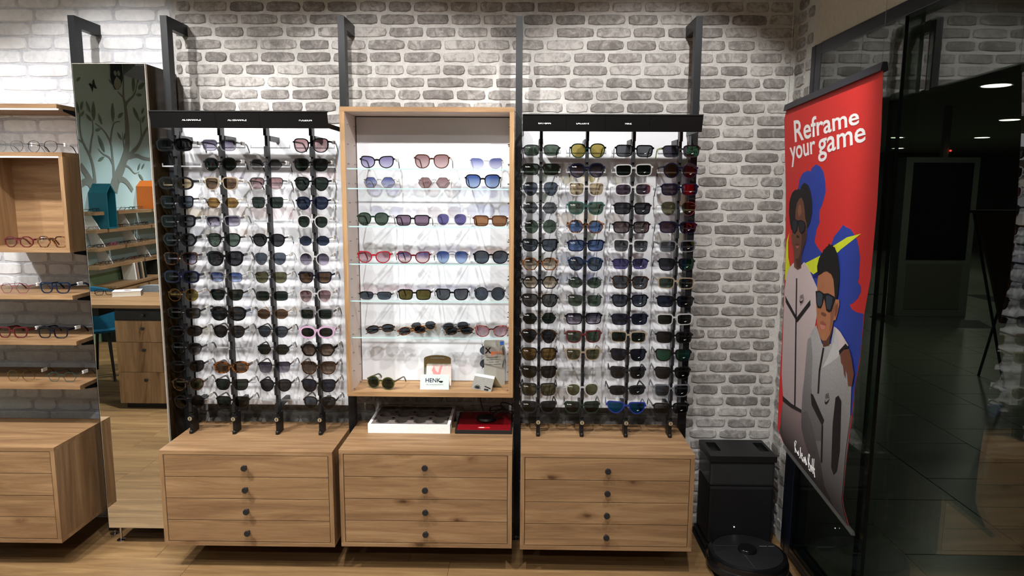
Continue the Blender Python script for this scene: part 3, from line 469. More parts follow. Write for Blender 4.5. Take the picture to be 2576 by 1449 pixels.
MB().tube([(0.3, 0, 0.14), (0.3, 0, 0.45)], 0.01).tube([(0.9, 0, 0.14), (0.9, 0, 0.45)], 0.01).build('rod', BLACK, cn)

# information totem in the mall
t = thing('digital_totem', 'grey free standing totem with a dark screen in the mall', 'totem', (5.41, 5.72, 0))
GREY = flat('totem_grey', (132, 134, 124), 0.4)
MB().box(-0.47, 0.47, 0, 0.22, 0.08, 2.155).build('body', GREY, t, 0.01)
MB().box(-0.38, 0.385, -0.012, 0, 0.84, 2.085).build('screen', flat('screen_glass', (6, 7, 9), 0.08, 0, 0.6, 0), t)
MB().add([(-0.6, -0.35, 0), (0.62, -0.35, 0), (0.62, 0.4, 0), (-0.6, 0.4, 0), (-0.5, -0.22, 0.08), (0.5, -0.22, 0.08), (0.5, 0.3, 0.08), (-0.5, 0.3, 0.08)],
         [(0, 3, 2, 1), (4, 5, 6, 7), (0, 1, 5, 4), (1, 2, 6, 5), (2, 3, 7, 6), (3, 0, 4, 7)]).build('foot', flat('totem_foot', (100, 104, 98), 0.35), t)
MB().box(-0.36, 0.36, -0.006, 0, 0.18, 0.78).build('lower_panel', flat('totem_panel', (112, 113, 98), 0.4), t, 0.004)
MB().box(0.03, 0.1, 0.08, 0.15, 2.155, 2.798).build('cable_column', GREY, t)
MB().lathe([(0.012, -0.02), (0.012, -0.008)], (0.11, 0.08, 2.24), 10, 'y').build('status_lamp', emit('red_led', (1, 0.05, 0.05), 4), t)

# ------------------------------------------------------------------ steel uprights
UX = [-2.0187, -1.6, -0.8, 0.0, 0.8]
UL = ['leftmost steel upright, left of the tall mirror', 'steel upright between the mirror and the left sunglasses rack', 'steel upright between the left rack and the lit oak case', 'steel upright between the lit oak case and the right rack', 'rightmost steel upright, right edge of the right sunglasses rack']
Oz = (0, 0, 0)
pb = MB().add([(-.015, -.2016, .03), (.015, -.2016, .03), (.015, -.1516, .03), (-.015, -.1516, .03), (-.015, -.2016, 2.4933), (.015, -.2016, 2.4933), (.015, -.1516, 2.4427), (-.015, -.1516, 2.4427)],
              [(0, 3, 2, 1), (0, 1, 5, 4), (1, 2, 6, 5), (2, 3, 7, 6), (3, 0, 4, 7)]).mesh('post')
ab = MB().add([(-.015, -.2016, 2.4933), (.015, -.2016, 2.4933), (.015, 0, 2.4933), (-.015, 0, 2.4933), (-.015, -.1516, 2.4427), (.015, -.1516, 2.4427), (.015, 0, 2.4427), (-.015, 0, 2.4427)],
              [(0, 1, 2, 3), (4, 7, 6, 5), (1, 5, 6, 2), (0, 3, 7, 4), (2, 6, 7, 3)]).mesh('wall_arm')
sm = MB()
for i in range(36):
    z = 0.35+i*0.053
    sm.box(-0.0155, -0.0148, -.168, -.158, z, z+0.012).box(0.0148, 0.0155, -.168, -.158, z, z+0.012)
sb = sm.mesh('slots')
fb = MB().lathe([(0.022, 0), (0.022, 0.006), (0.006, 0.008), (0.006, 0.034)], (0, -.176, 0), 14).mesh('levelling_foot')
for x, l in zip(UX, UL):
    t = thing('wall_upright', l, 'upright', (x, 0, 0), group='steel uprights')
    obj('post', pb, POST, t); obj('wall_arm', ab, POST, t); obj('slots', sb, flat('slot_black', (5, 5, 6), 0.6), t, 'stuff'); obj('levelling_foot', fb, CHROME, t)

# ------------------------------------------------------------------ drawer cabinets
KNOB = flat('black_knob', (28, 28, 30), 0.5)
km = MB().tube([(0, 0, 0), (0, -0.018, 0)], 0.005, 10).lathe([(0.0115, -0.019), (0.0136, -0.021), (0.0136, -0.027), (0.0126, -0.029)], (0, 0, 0), 20, 'y').mesh('knob', 0, True)
def cabinet(x0, x1, zb, zt, label, knob=True):
    y0, y1, e = -0.5148, -0.12, 0.0186
    cx = (x0+x1)/2; t = thing('drawer_cabinet', label, 'cabinet', (cx, y1, zb), group='oak drawer cabinets')
    o_ = (cx, y1, zb)
    MB(o_).box(x0, x1, y0, y1, zt-e, zt).build('top_panel', OAKX, t, 0.0008)
    MB(o_).box(x0, x1, y0, y1, zb, zb+e).build('bottom_panel', OAKX, t, 0.0008)
    for a in (x0, x1-e): MB(o_).box(a, a+e, y0, y1, zb+e, zt-e).build('side_panel', OAKZ, t, 0.0008)
    MB(o_).box(x0+e, x1-e, y1-0.01, y1, zb+e, zt-e).build('back_panel', OAKX, t)
    MB(o_).box(x0+e, x1-e, y0+0.022, y0+0.03, zb+e, zt-e).build('inner_shadow_board', flat('cabinet_inside', (30, 22, 16), 0.9), t)
    h = (zt-zb-2*e-0.003)/4
    for i in range(4):
        z1 = zt-e-0.0025-i*h; z0 = z1-h+0.0028
        d = MB(o_).box(x0+e+0.0025, x1-e-0.0025, y0+0.001, y0+0.019, z0, z1).build('drawer', OAKX, t, 0.0008)
        if knob:
            k = obj('knob', km, KNOB, d); k.location = (0, y0+0.001-y1, (z0+z1)/2-zb)
    # steel bracket that hangs the cabinet on its uprights
    for a in (x0+0.002, x1-0.012): MB(o_).box(a, a+0.01, y1, -0.1, zt-0.12, zt-0.04).build('hanging_bracket', BLACK, t)
    return t
cabinet(-2.83, -2.0539, 0.130, 0.582, 'oak drawer cabinet under the eyeglass shelves, left of the mirror', False)
cabinet(-1.5857, -0.8130, 0.128, 0.5755, 'oak cabinet with four drawers below the left sunglasses rack')
cabinet(-0.7841, -0.0175, 0.1325, 0.5865, 'oak cabinet with four drawers carrying the white tray')
cabinet(0.0196, 0.7860, 0.1285, 0.5805, 'oak cabinet with four drawers below the right sunglasses rack')

# ------------------------------------------------------------------ mirror
MIR, nt_, out_ = new_mat('mirror_silver')
g_ = N(nt_, 'ShaderNodeBsdfGlossy'); g_.inputs[0].default_value = (0.84, 0.87, 0.85, 1); g_.inputs['Roughness'].default_value = 0.0
nt_.links.new(g_.outputs[0], out_.inputs[0])
BROWN = oak('z', 'dark_brown_laminate', 0.13, 1.25, knots=False)
BROWN.node_tree.nodes['Principled BSDF'].inputs['Roughness'].default_value = 0.22
t = thing('standing_mirror', 'tall frameless mirror panel with dark brown sides', 'mirror', (-1.808, -0.15, 0.02)); O = (-1.808, -0.15, 0.02)
MB(O).box(-1.968, -1.647, -0.3, -0.2985, 0.097, 2.266).build('mirror_glass', MIR, t)
MB(O).box(-1.9695, -1.6455, -0.2985, -0.284, 0.0955, 2.2675).build('backing_board', flat('pale_edge', (196, 190, 180), 0.5), t)
def side(x):
    pr = [(-0.284, 0.0955), (-0.284, 2.2675), (-0.03, 2.2675)]+[(-0.03+0.02*math.sin(a), 2.2475+0.02*math.cos(a)) for a in (R(30), R(60), R(90))]+[(-0.01, 0.0955)]
    return MB(O).prism(pr, 0.018, (Vector((x, 0, 0)), Vector((0, 1, 0)), Vector((0, 0, 1)), Vector((1, 0, 0))))
side(-1.6635).build('side_panel', BROWN, t)
side(-1.9695).build('side_panel', BLACK, t)
for x in (-1.95, -1.67):
    MB(O).lathe([(0.02, 0.02-0.02), (0.02, 0.006), (0.006, 0.01), (0.006, 0.1)], (x, -0.24, 0), 14).build('levelling_foot', CHROME, t)

# ------------------------------------------------------------------ left wall shelves
def shelf(z, label, led=False):
    t = thing('wall_shelf', label, 'shelf', (-2.42, 0, z), group='oak wall shelves on the left'); O = (-2.42, 0, z)
    MB(O).box(-2.805, -2.035, -0.327, -0.0, z-0.0186, z).build('board', OAKX, t, 0.0006)
    for x in (-2.0335, -2.811):
        pr = [(-0.285, z-0.0186), (-0.285, z-0.026), (-0.15, z-0.048), (-0.15, z-0.0186+0.015), (-0.2, z-0.0186+0.001)]
        MB(O).prism([(-0.285, z-0.019), (-0.285, z-0.027), (-0.16, z-0.05), (-0.16, z-0.019)], 0.005, (Vector((x-0.0065, 0, 0)), Vector((0, 1, 0)), Vector((0, 0, 1)), Vector((1, 0, 0)))).build('bracket', BLACK, t)
    if led:
        MB(O).box(-2.8, -2.045, -0.316, -0.300, z-0.0225, z-0.0187).build('led_strip', emit('led_white', (1, 0.97, 0.93), 8), t)
        a = area('shelf_led_light', (-2.42, -0.308, z-0.026), 0.75, 1.0, shape='RECTANGLE', size_y=0.012)
shelf(2.09, 'top oak shelf with a light strip under its front edge', True)
shelf(1.236, 'upper open oak shelf below the oak wall box', False)
shelf(1.0225, 'middle open oak shelf with red-brown and navy eyeglasses', False)
shelf(0.812, 'lowest open oak shelf on the left wall', False)
t = thing('wall_box', 'open oak wall box holding two pairs of eyeglasses', 'shelf box', (-2.25, 0, 1.432)); O = (-2.25, 0, 1.432)
X0, X1, Z0, Z1, e = -2.48, -2.035, 1.432, 1.8815, 0.0186
MB(O).box(X0, X1, -0.317, 0, Z1-e, Z1).build('top_board', OAKX, t, 0.0006)
MB(O).box(X0, X1, -0.317, 0, Z0, Z0+e).build('bottom_board', OAKX, t, 0.0006)
for a in (X0, X1-e): MB(O).box(a, a+e, -0.317, 0, Z0+e, Z1-e).build('side_board', OAKZ, t, 0.0006)
MB(O).box(X0+e, X1-e, -0.05, -0.035, Z0+e, Z1-e).build('back_board', OAKX, t)
MB(O).box(X0+e, X1-e, -0.312, -0.298, Z1-e-0.005, Z1-e).build('led_strip', emit('led_white', (1, 0.97, 0.93), 5), t)
area('box_led_light', (-2.25, -0.305, Z1-e-0.009), 0.38, 0.6, shape='RECTANGLE', size_y=0.012)
MB(O).prism([(-0.285, Z0), (-0.285, Z0-0.008), (-0.16, Z0-0.03), (-0.16, Z0)], 0.005, (Vector((-2.04, 0, 0)), Vector((0, 1, 0)), Vector((0, 0, 1)), Vector((1, 0, 0)))).build('bracket', BLACK, t)
# ------------------------------------------------------------------ spectacles
SH = {
 'rect':   dict(A=.0262, B=.0175, nt=5, nb=3.8, tp=.08, lf=.02),
 'slim':   dict(A=.0265, B=.0145, nt=4, nb=3.2, tp=.08, lf=.05),
 'softrect': dict(A=.0262, B=.0180, nt=3.4, nb=3.4, tp=.02, lf=0),
 'square': dict(A=.0258, B=.0205, nt=5, nb=3.2, tp=.12, lf=.06),
 'way':    dict(A=.0260, B=.0192, nt=5, nb=2.7, tp=.17, lf=.14),
 'round':  dict(A=.0235, B=.0232, nt=2, nb=2, tp=0, lf=0),
 'oval':   dict(A=.0258, B=.0182, nt=2.3, nb=2.3, tp=0, lf=.05),
 'bigoval': dict(A=.0272, B=.0225, nt=2.4, nb=2.2, tp=.04, lf=.04),
 'panto':  dict(A=.0243, B=.0218, nt=2.6, nb=2.05, tp=.12, lf=.02),
 'hex':    dict(A=.0255, B=.0212, k=6, tp=.0, lf=0),
 'oct':    dict(A=.0250, B=.0195, k=8, tp=.0, lf=0),
 'aviator': dict(A=.0268, B=.0232, nt=2.7, nb=2.0, tp=.28, lf=.02),
 'pilot':  dict(A=.0264, B=.0208, nt=4.2, nb=2.6, tp=.18, lf=.0),
 'cat':    dict(A=.0262, B=.0195, nt=2.2, nb=2.1, tp=.12, lf=.55),
 'butterfly': dict(A=.0275, B=.0232, nt=2.9, nb=2.3, tp=.14, lf=.2),
 'sport':  dict(A=.0300, B=.0190, nt=5, nb=2.0, tp=.35, lf=.10),
}
SHW = {'rect': 'rectangular', 'slim': 'slim rectangular', 'softrect': 'rounded rectangular', 'square': 'square', 'way': 'trapezoid', 'round': 'round', 'oval': 'oval', 'bigoval': 'large oval',
       'panto': 'keyhole round', 'hex': 'hexagonal', 'oct': 'octagonal', 'aviator': 'aviator', 'pilot': 'pilot', 'cat': 'cat-eye', 'butterfly': 'butterfly', 'sport': 'wraparound'}
ST = {'full': (.0042, .0034, .0042), 'thick': (.0066, .0060, .0054), 'wire': (.0014, .0014, .0018), 'brow': (.0050, .0010, .0036), 'semi': (.0028, .0005, .0026), 'rimless': (.0006, .0006, .0012), 'double': (.0013, .0013, .0016)}
def outline(sh, n=28):
    p = SH[sh]; out = []
    for i in range(n):
        a = 2*math.pi*(i+0.5)/n; c, s = math.cos(a), math.sin(a)
        if 'k' in p:
            k = p['k']; seg = 2*math.pi/k
            off = 0 if k == 6 else seg/2
            b = (a+off) % seg-seg/2; r_ = min(math.cos(seg/2)/math.cos(b), .97)/.97
            if k == 6: r_ = min(math.cos(seg/2)/math.cos(b), .96)/.96
            x, z = c*r_, s*r_
        else:
            e = 2/(p['nt'] if s > 0 else p['nb']); ex = 2/((p['nt']+p['nb'])/2 if abs(s) < .3 else (p['nt'] if s > 0 else p['nb']))
            x = math.copysign(abs(c)**ex, c); z = math.copysign(abs(s)**e, s)
        x *= 1-p['tp']*(1-z)/2
        if x > 0 and z > -.2: z += p['lf']*x*x*max(0, min(1, (z+.2)/.6))
        out.append((x*p['A'], z*p['B']))
    return out
CURV = 1.5
def yc(x): return CURV*x*x
GC = {}
def glasses_meshes(sh, st):
    if (sh, st) in GC: return GC[(sh, st)]
    A, B = SH[sh]['A'], SH[sh]['B']; tt, tb, dp = ST[st]
    dbl = {'thick': .019, 'full': .0185}.get(st, .018); cx = dbl/2+A
    pts = outline(sh); n = len(pts)
    nor = []
    for i in range(n):
        a, b = pts[i-1], pts[(i+1) % n]; d = (b[0]-a[0], b[1]-a[1]); l = math.hypot(*d) or 1
        nor.append((d[1]/l, -d[0]/l))
    th = [tb+(tt-tb)*max(0, min(1, (p[1]/B+.35)/.6)) for p in pts]
    outer = [(p[0]+q[0]*t_, p[1]+q[1]*t_) for p, q, t_ in zip(pts, nor, th)]
    fr = MB(); lens = []
    for sd in (-1, 1):
        vs = []
        for (ix, iz), (ox, oz) in zip(pts, outer):
            xi, xo = sd*(cx+ix), sd*(cx+ox)
            vs += [(xi, yc(xi)-dp*.3, iz), (xo, yc(xo)-dp*.3, oz), (xo, yc(xo)+dp*.7, oz), (xi, yc(xi)+dp*.7, iz)]
        fs = []
        for i in range(n):
            j = (i+1) % n
            for k in range(4): fs.append((i*4+k, i*4+(k+1) % 4, j*4+(k+1) % 4, j*4+k))
        fr.add(vs, fs)
        lm = MB(); lm.add([(sd*(cx+x), yc(sd*(cx+x))+.0004, z) for x, z in pts]+[(sd*cx, yc(cx)+.0004-.0008, 0)], [(i, (i+1) % n, n) for i in range(n)])
        lens.append(lm.mesh('lens', 0, True))
    # bridge
    bz = B*.42; hw = {'thick': .0045, 'full': .0032, 'brow': .0016, 'semi': .0016}.get(st, .0009); dw = {'thick': .004, 'full': .0034}.get(st, .0014)
    span = max(.0045, dbl/2-tt*.2)
    segs = []
    for k in range(7):
        u = -1+k/3; segs.append((u*span*1.12, bz-hw*.2+(.0025 if hw < .003 else .0015)*(1-u*u)))
    for rep in ((0,) if st not in ('double',) else (0, 1)):
        vs = []; fs = []
        for x, z in segs:
            if rep: z += B*.42; x *= 1.5
            vs += [(x, -.001, z-hw), (x, -.001, z+hw), (x, dw-.001, z+hw), (x, dw-.001, z-hw)]
        for i in range(6):
            for k in range(4): fs.append((i*4+k, i*4+(k+1) % 4, i*4+4+(k+1) % 4, i*4+4+k))
        fs += [(3, 2, 1, 0), (24, 25, 26, 27)]
        fr.add(vs, fs)
    # hinges and temples
    metal = st in ('wire', 'rimless', 'double'); hz = {'thick': .0052, 'full': .0034, 'brow': .003, 'semi': .0026}.get(st, .0012)
    ztop = B*(.50 if sh not in ('way', 'cat', 'square', 'rect', 'butterfly') else .62)
    xe = max(o_[0] for o_ in outer if abs(o_[1]-ztop) < B*.35)
    xT = cx+xe+.0022
    tm = []
    for sd in (-1, 1):
        fr.box(sd*(cx+xe-.0035), sd*(xT+.0014), yc(xT)-.001, yc(xT)+.005, ztop-hz, ztop+hz)
        y0 = yc(xT)+.003
        path = [(0, 0, hz), (.03, 0, hz*.95), (.08, -.001, hz*.8), (.098, -.002, hz*.9), (.112, -.008, hz*1.05 if not metal else .0024), (.126, -.020, hz*1.05 if not metal else .0026), (.136, -.031, hz*.8 if not metal else .0022)]
        hx = .0014 if not metal else .0007
        vs = []; fs = []
        for i, (dy, dz, h_) in enumerate(path):
            x = sd*(xT-.006*(dy/.136)**2)
            if i >= 4: vs += [(x-hx, y0+dy-h_*.5, ztop+dz-h_*.8), (x-hx, y0+dy+h_*.5, ztop+dz+h_*.8), (x+hx, y0+dy+h_*.5, ztop+dz+h_*.8), (x+hx, y0+dy-h_*.5, ztop+dz-h_*.8)]
            else: vs += [(x-hx, y0+dy, ztop+dz-h_), (x-hx, y0+dy, ztop+dz+h_), (x+hx, y0+dy, ztop+dz+h_), (x+hx, y0+dy, ztop+dz-h_)]
        m_ = len(path)
        for i in range(m_-1):
            for k in range(4): fs.append((i*4+k, i*4+(k+1) % 4, i*4+4+(k+1) % 4, i*4+4+k))
        fs += [(3, 2, 1, 0), tuple((m_-1)*4+k for k in range(4))]
        tmb = MB(); tmb.add(vs, fs); tm.append(tmb.mesh('temple', 0, False))
    # folded temples for pairs that lie down
    fold = []
    for sd in (-1, 1):
        q = MB(); y0 = yc(xT)+.006+(0.004 if sd > 0 else 0)
        q.tube([(sd*xT, y0, ztop), (sd*xT*.3, y0+.002, ztop-.002), (-sd*xT*.55, y0+.002, ztop-.004), (-sd*xT*1.05, y0+.002, ztop-.02)], .0018, 6); fold.append(q.mesh('temple'))
    tgm = MB().box(xT-.0035, xT+.0035, .05, .082, ztop-.007, ztop+.007).mesh('price_tag', .0015)
    GC[(sh, st)] = dict(front=fr.mesh('frame_front', 0, False), lens=lens, temple=tm, fold=fold, tag=tgm, cx=cx, A=A, B=B, zt=ztop, xT=xT, tt=tt, tb=tb, low=min(o_[1] for o_ in outer))
    return GC[(sh, st)]
# frame colours: material and wording
FRM = {
 'black': (flat('acetate_black', (12, 12, 14), .12, 0, .6, 0), 'black'), 'matte': (flat('acetate_matte_black', (24, 24, 27), .5, 0, .4, 0), 'matte black'),
 'navy': (flat('acetate_navy', (13, 16, 34), .15, 0, .6, 0), 'navy'), 'blue': (flat('acetate_blue', (24, 42, 120), .15, 0, .6, 0), 'bright blue'),
 'dkgreen': (flat('acetate_dark_green', (22, 40, 30), .15, 0, .6, 0), 'dark green'), 'olive': (flat('acetate_olive', (62, 66, 32), .15, 0, .6, 0), 'olive green'),
 'grey': (flat('acetate_grey', (92, 93, 96), .35, 0, .5, 0), 'grey'), 'red': (flat('acetate_red', (140, 22, 34), .12, 0, .6, 0), 'red'),
 'burgundy': (flat('acetate_burgundy', (84, 26, 32), .15, 0, .6, 0), 'burgundy'), 'brown': (flat('acetate_brown', (62, 36, 26), .15, 0, .6, 0), 'dark brown'),
 'lilac': (flat('acetate_lilac', (182, 150, 178), .15, 0, .6, 0), 'lilac'), 'pink': (flat('acetate_raspberry', (168, 58, 100), .2, 0, .6, 0), 'raspberry'),
 'silver': (flat('metal_silver', (190, 190, 194), .2, 1, .5, 0), 'silver wire'), 'gold': (flat('metal_gold', (200, 160, 90), .2, 1, .5, 0), 'gold wire'),
 'gun': (flat('metal_gunmetal', (48, 48, 52), .3, .8, .5, 0), 'dark wire'), 'teal': (flat('metal_teal', (60, 98, 100), .3, .6, .5, 0), 'teal wire'), 'rosewire': (flat('metal_rose', (150, 60, 92), .3, .5, .5, 0), 'raspberry wire'),
 'tort': (tortoise('acetate_tortoise', (30, 18, 12), (116, 68, 32)), 'tortoiseshell'), 'darktort': (tortoise('acetate_dark_tortoise', (18, 12, 10), (66, 42, 27)), 'dark tortoiseshell'),
 'pinktort': (tortoise('acetate_pink_tortoise', (34, 14, 18), (150, 84, 78), 120), 'pink tortoiseshell'),
 'clear': (clear_plastic('acetate_crystal', (240, 240, 240), (205, 205, 205), .4), 'clear'), 'cleargrey': (clear_plastic('acetate_clear_grey', (190, 192, 196), (120, 122, 128), .5), 'clear grey'),
 'beige': (clear_plastic('acetate_clear_beige', (225, 215, 200), (160, 146, 126), .55), 'clear beige'), 'smoke': (clear_plastic('acetate_smoke', (90, 90, 92), (30, 30, 32), .6), 'smoky'),
 'cleargreen': (clear_plastic('acetate_clear_green', (110, 150, 140), (52, 92, 84), .6), 'see-through green'), 'bluetort': (clear_plastic('acetate_blue_smoke', (80, 110, 150), (24, 40, 66), .65), 'smoky blue'),
}
def dsat(c, k=.32):
    if c is None: return None
    g_ = sum(c)/3; return tuple(v+(g_-v)*k for v in c)
def LM(n, t, b=None, m_=None, w_=None):
    t, b = dsat(t), dsat(b)
    return (lens_mat('lens_'+n, t, b, m_), w_ or n)
LEN = {
 'grey': LM('grey', (92, 96, 100)), 'dgrey': LM('dark_grey', (58, 60, 64), w_='dark grey'), 'green': LM('green', (84, 104, 86)), 'dgreen': LM('dark_green', (48, 62, 54), w_='dark green'),
 'amber': LM('amber', (150, 108, 46)), 'tan': LM('tan', (186, 160, 116), w_='tan'), 'brown': LM('brown', (112, 82, 58)), 'olive': LM('olive', (112, 112, 74)), 'yellow': LM('yellow', (168, 148, 52), w_='olive yellow'),
 'blue': LM('blue', (74, 104, 158)), 'bluegrey': LM('blue_grey', (80, 92, 106), w_='blue-grey'), 'navy': LM('navy', (48, 60, 86), w_='dark blue'), 'violet': LM('violet', (92, 84, 150)),
 'greygrad': LM('grey_gradient', (66, 66, 72), (168, 168, 172), w_='fading grey'), 'bluegrad': LM('blue_gradient', (54, 86, 170), (150, 178, 226), w_='fading blue'), 'purplegrad': LM('purple_gradient', (66, 58, 84), (176, 166, 190), w_='fading purple'),
 'browngrad': LM('brown_gradient', (76, 56, 48), (176, 144, 122), w_='fading brown'), 'tangrad': LM('tan_gradient', (150, 120, 84), (230, 214, 186), w_='fading tan'), 'rose': LM('rose', (150, 106, 108), (196, 160, 160), w_='rose'),
 'mauve': LM('mauve', (132, 102, 128)), 'lav': LM('lavender', (136, 126, 188), (190, 184, 226), w_='lavender'), 'pink': LM('pink', (196, 132, 146), (226, 184, 194), w_='pink'), 'pinkviolet': LM('pink_violet', (124, 112, 180), (232, 190, 186), w_='pink and violet'),
 'bluelav': LM('blue_lavender', (92, 104, 180), (196, 200, 236), w_='fading blue'), 'orange': LM('orange_brown', (168, 108, 62), w_='orange-brown'), 'aqua': LM('teal_mirror', (70, 90, 90), None, (96, 190, 186, .34), 'teal mirrored'),
 'bluemir': LM('blue_mirror', (40, 70, 100), None, (40, 130, 230, .45), 'blue mirrored'), 'goldmir': LM('gold_mirror', (120, 110, 50), None, (190, 170, 70, .3), 'gold-green mirrored'), 'greenmir': LM('green_mirror', (80, 70, 90), None, (80, 170, 130, .25), 'green-violet mirrored'),
 'redmir': LM('red_mirror', (80, 70, 84), None, (200, 70, 80, .22), 'red-tinged'), 'copper': LM('copper_mirror', (110, 96, 96), None, (220, 170, 150, .25), 'copper mirrored'), 'clear': (lens_mat('lens_clear', (246, 246, 246)), 'clear'),
}
SWOOSH = [(-.0042, .0008), (-.0036, -.0012), (-.0024, -.0022), (-.0008, -.0016), (.0046, .0016), (-.0012, -.0002), (-.0028, -.0006)]
swm = MB().prism(SWOOSH, .0001).mesh('lens_logo')
rbm = text_mesh('Ray-Ban', .0052)
def glasses(name, label, cat, loc, sh, st, frame, lens, group, rot=(0, 0, 0), tagged=False, logo=None, temple=None, fold=False, sc=1.13, sy=1.08):
    g = glasses_meshes(sh, st); fm = FRM[frame][0]; lm = LEN[lens][0]
    t = thing(name, label, cat, loc, rot, group); t.scale = (sc, min(sc, sy), sc)
    obj('frame_front', g['front'], fm, t)
    ls = [obj('lens', me, lm, t) for me in g['lens']]
    tf = FRM[temple][0] if temple else fm
    for me in g['fold' if fold else 'temple']: obj('temple', me, tf, t)
    if tagged: obj('price_tag', g['tag'], TAGM, t)
    if logo == 'swoosh':
        o = obj('lens_logo', swm, TEXT, ls[1]); x = g['cx']+g['A']*.15; o.location = (x, yc(x)-.0014, -g['B']*.42)
    if logo == 'script':
        o = obj('lens_logo', rbm, TEXT, ls[0]); x = -g['cx']-g['A']*.45; o.location = (x, yc(x)-.0016, g['B']*.6); o.rotation_euler = (math.pi/2, 0, R(-12))
    return t
ORD = ['first', 'second', 'third', 'fourth', 'fifth', 'sixth', 'seventh', 'eighth', 'ninth', 'tenth', 'eleventh', 'twelfth', 'thirteenth', 'fourteenth', 'fifteenth']

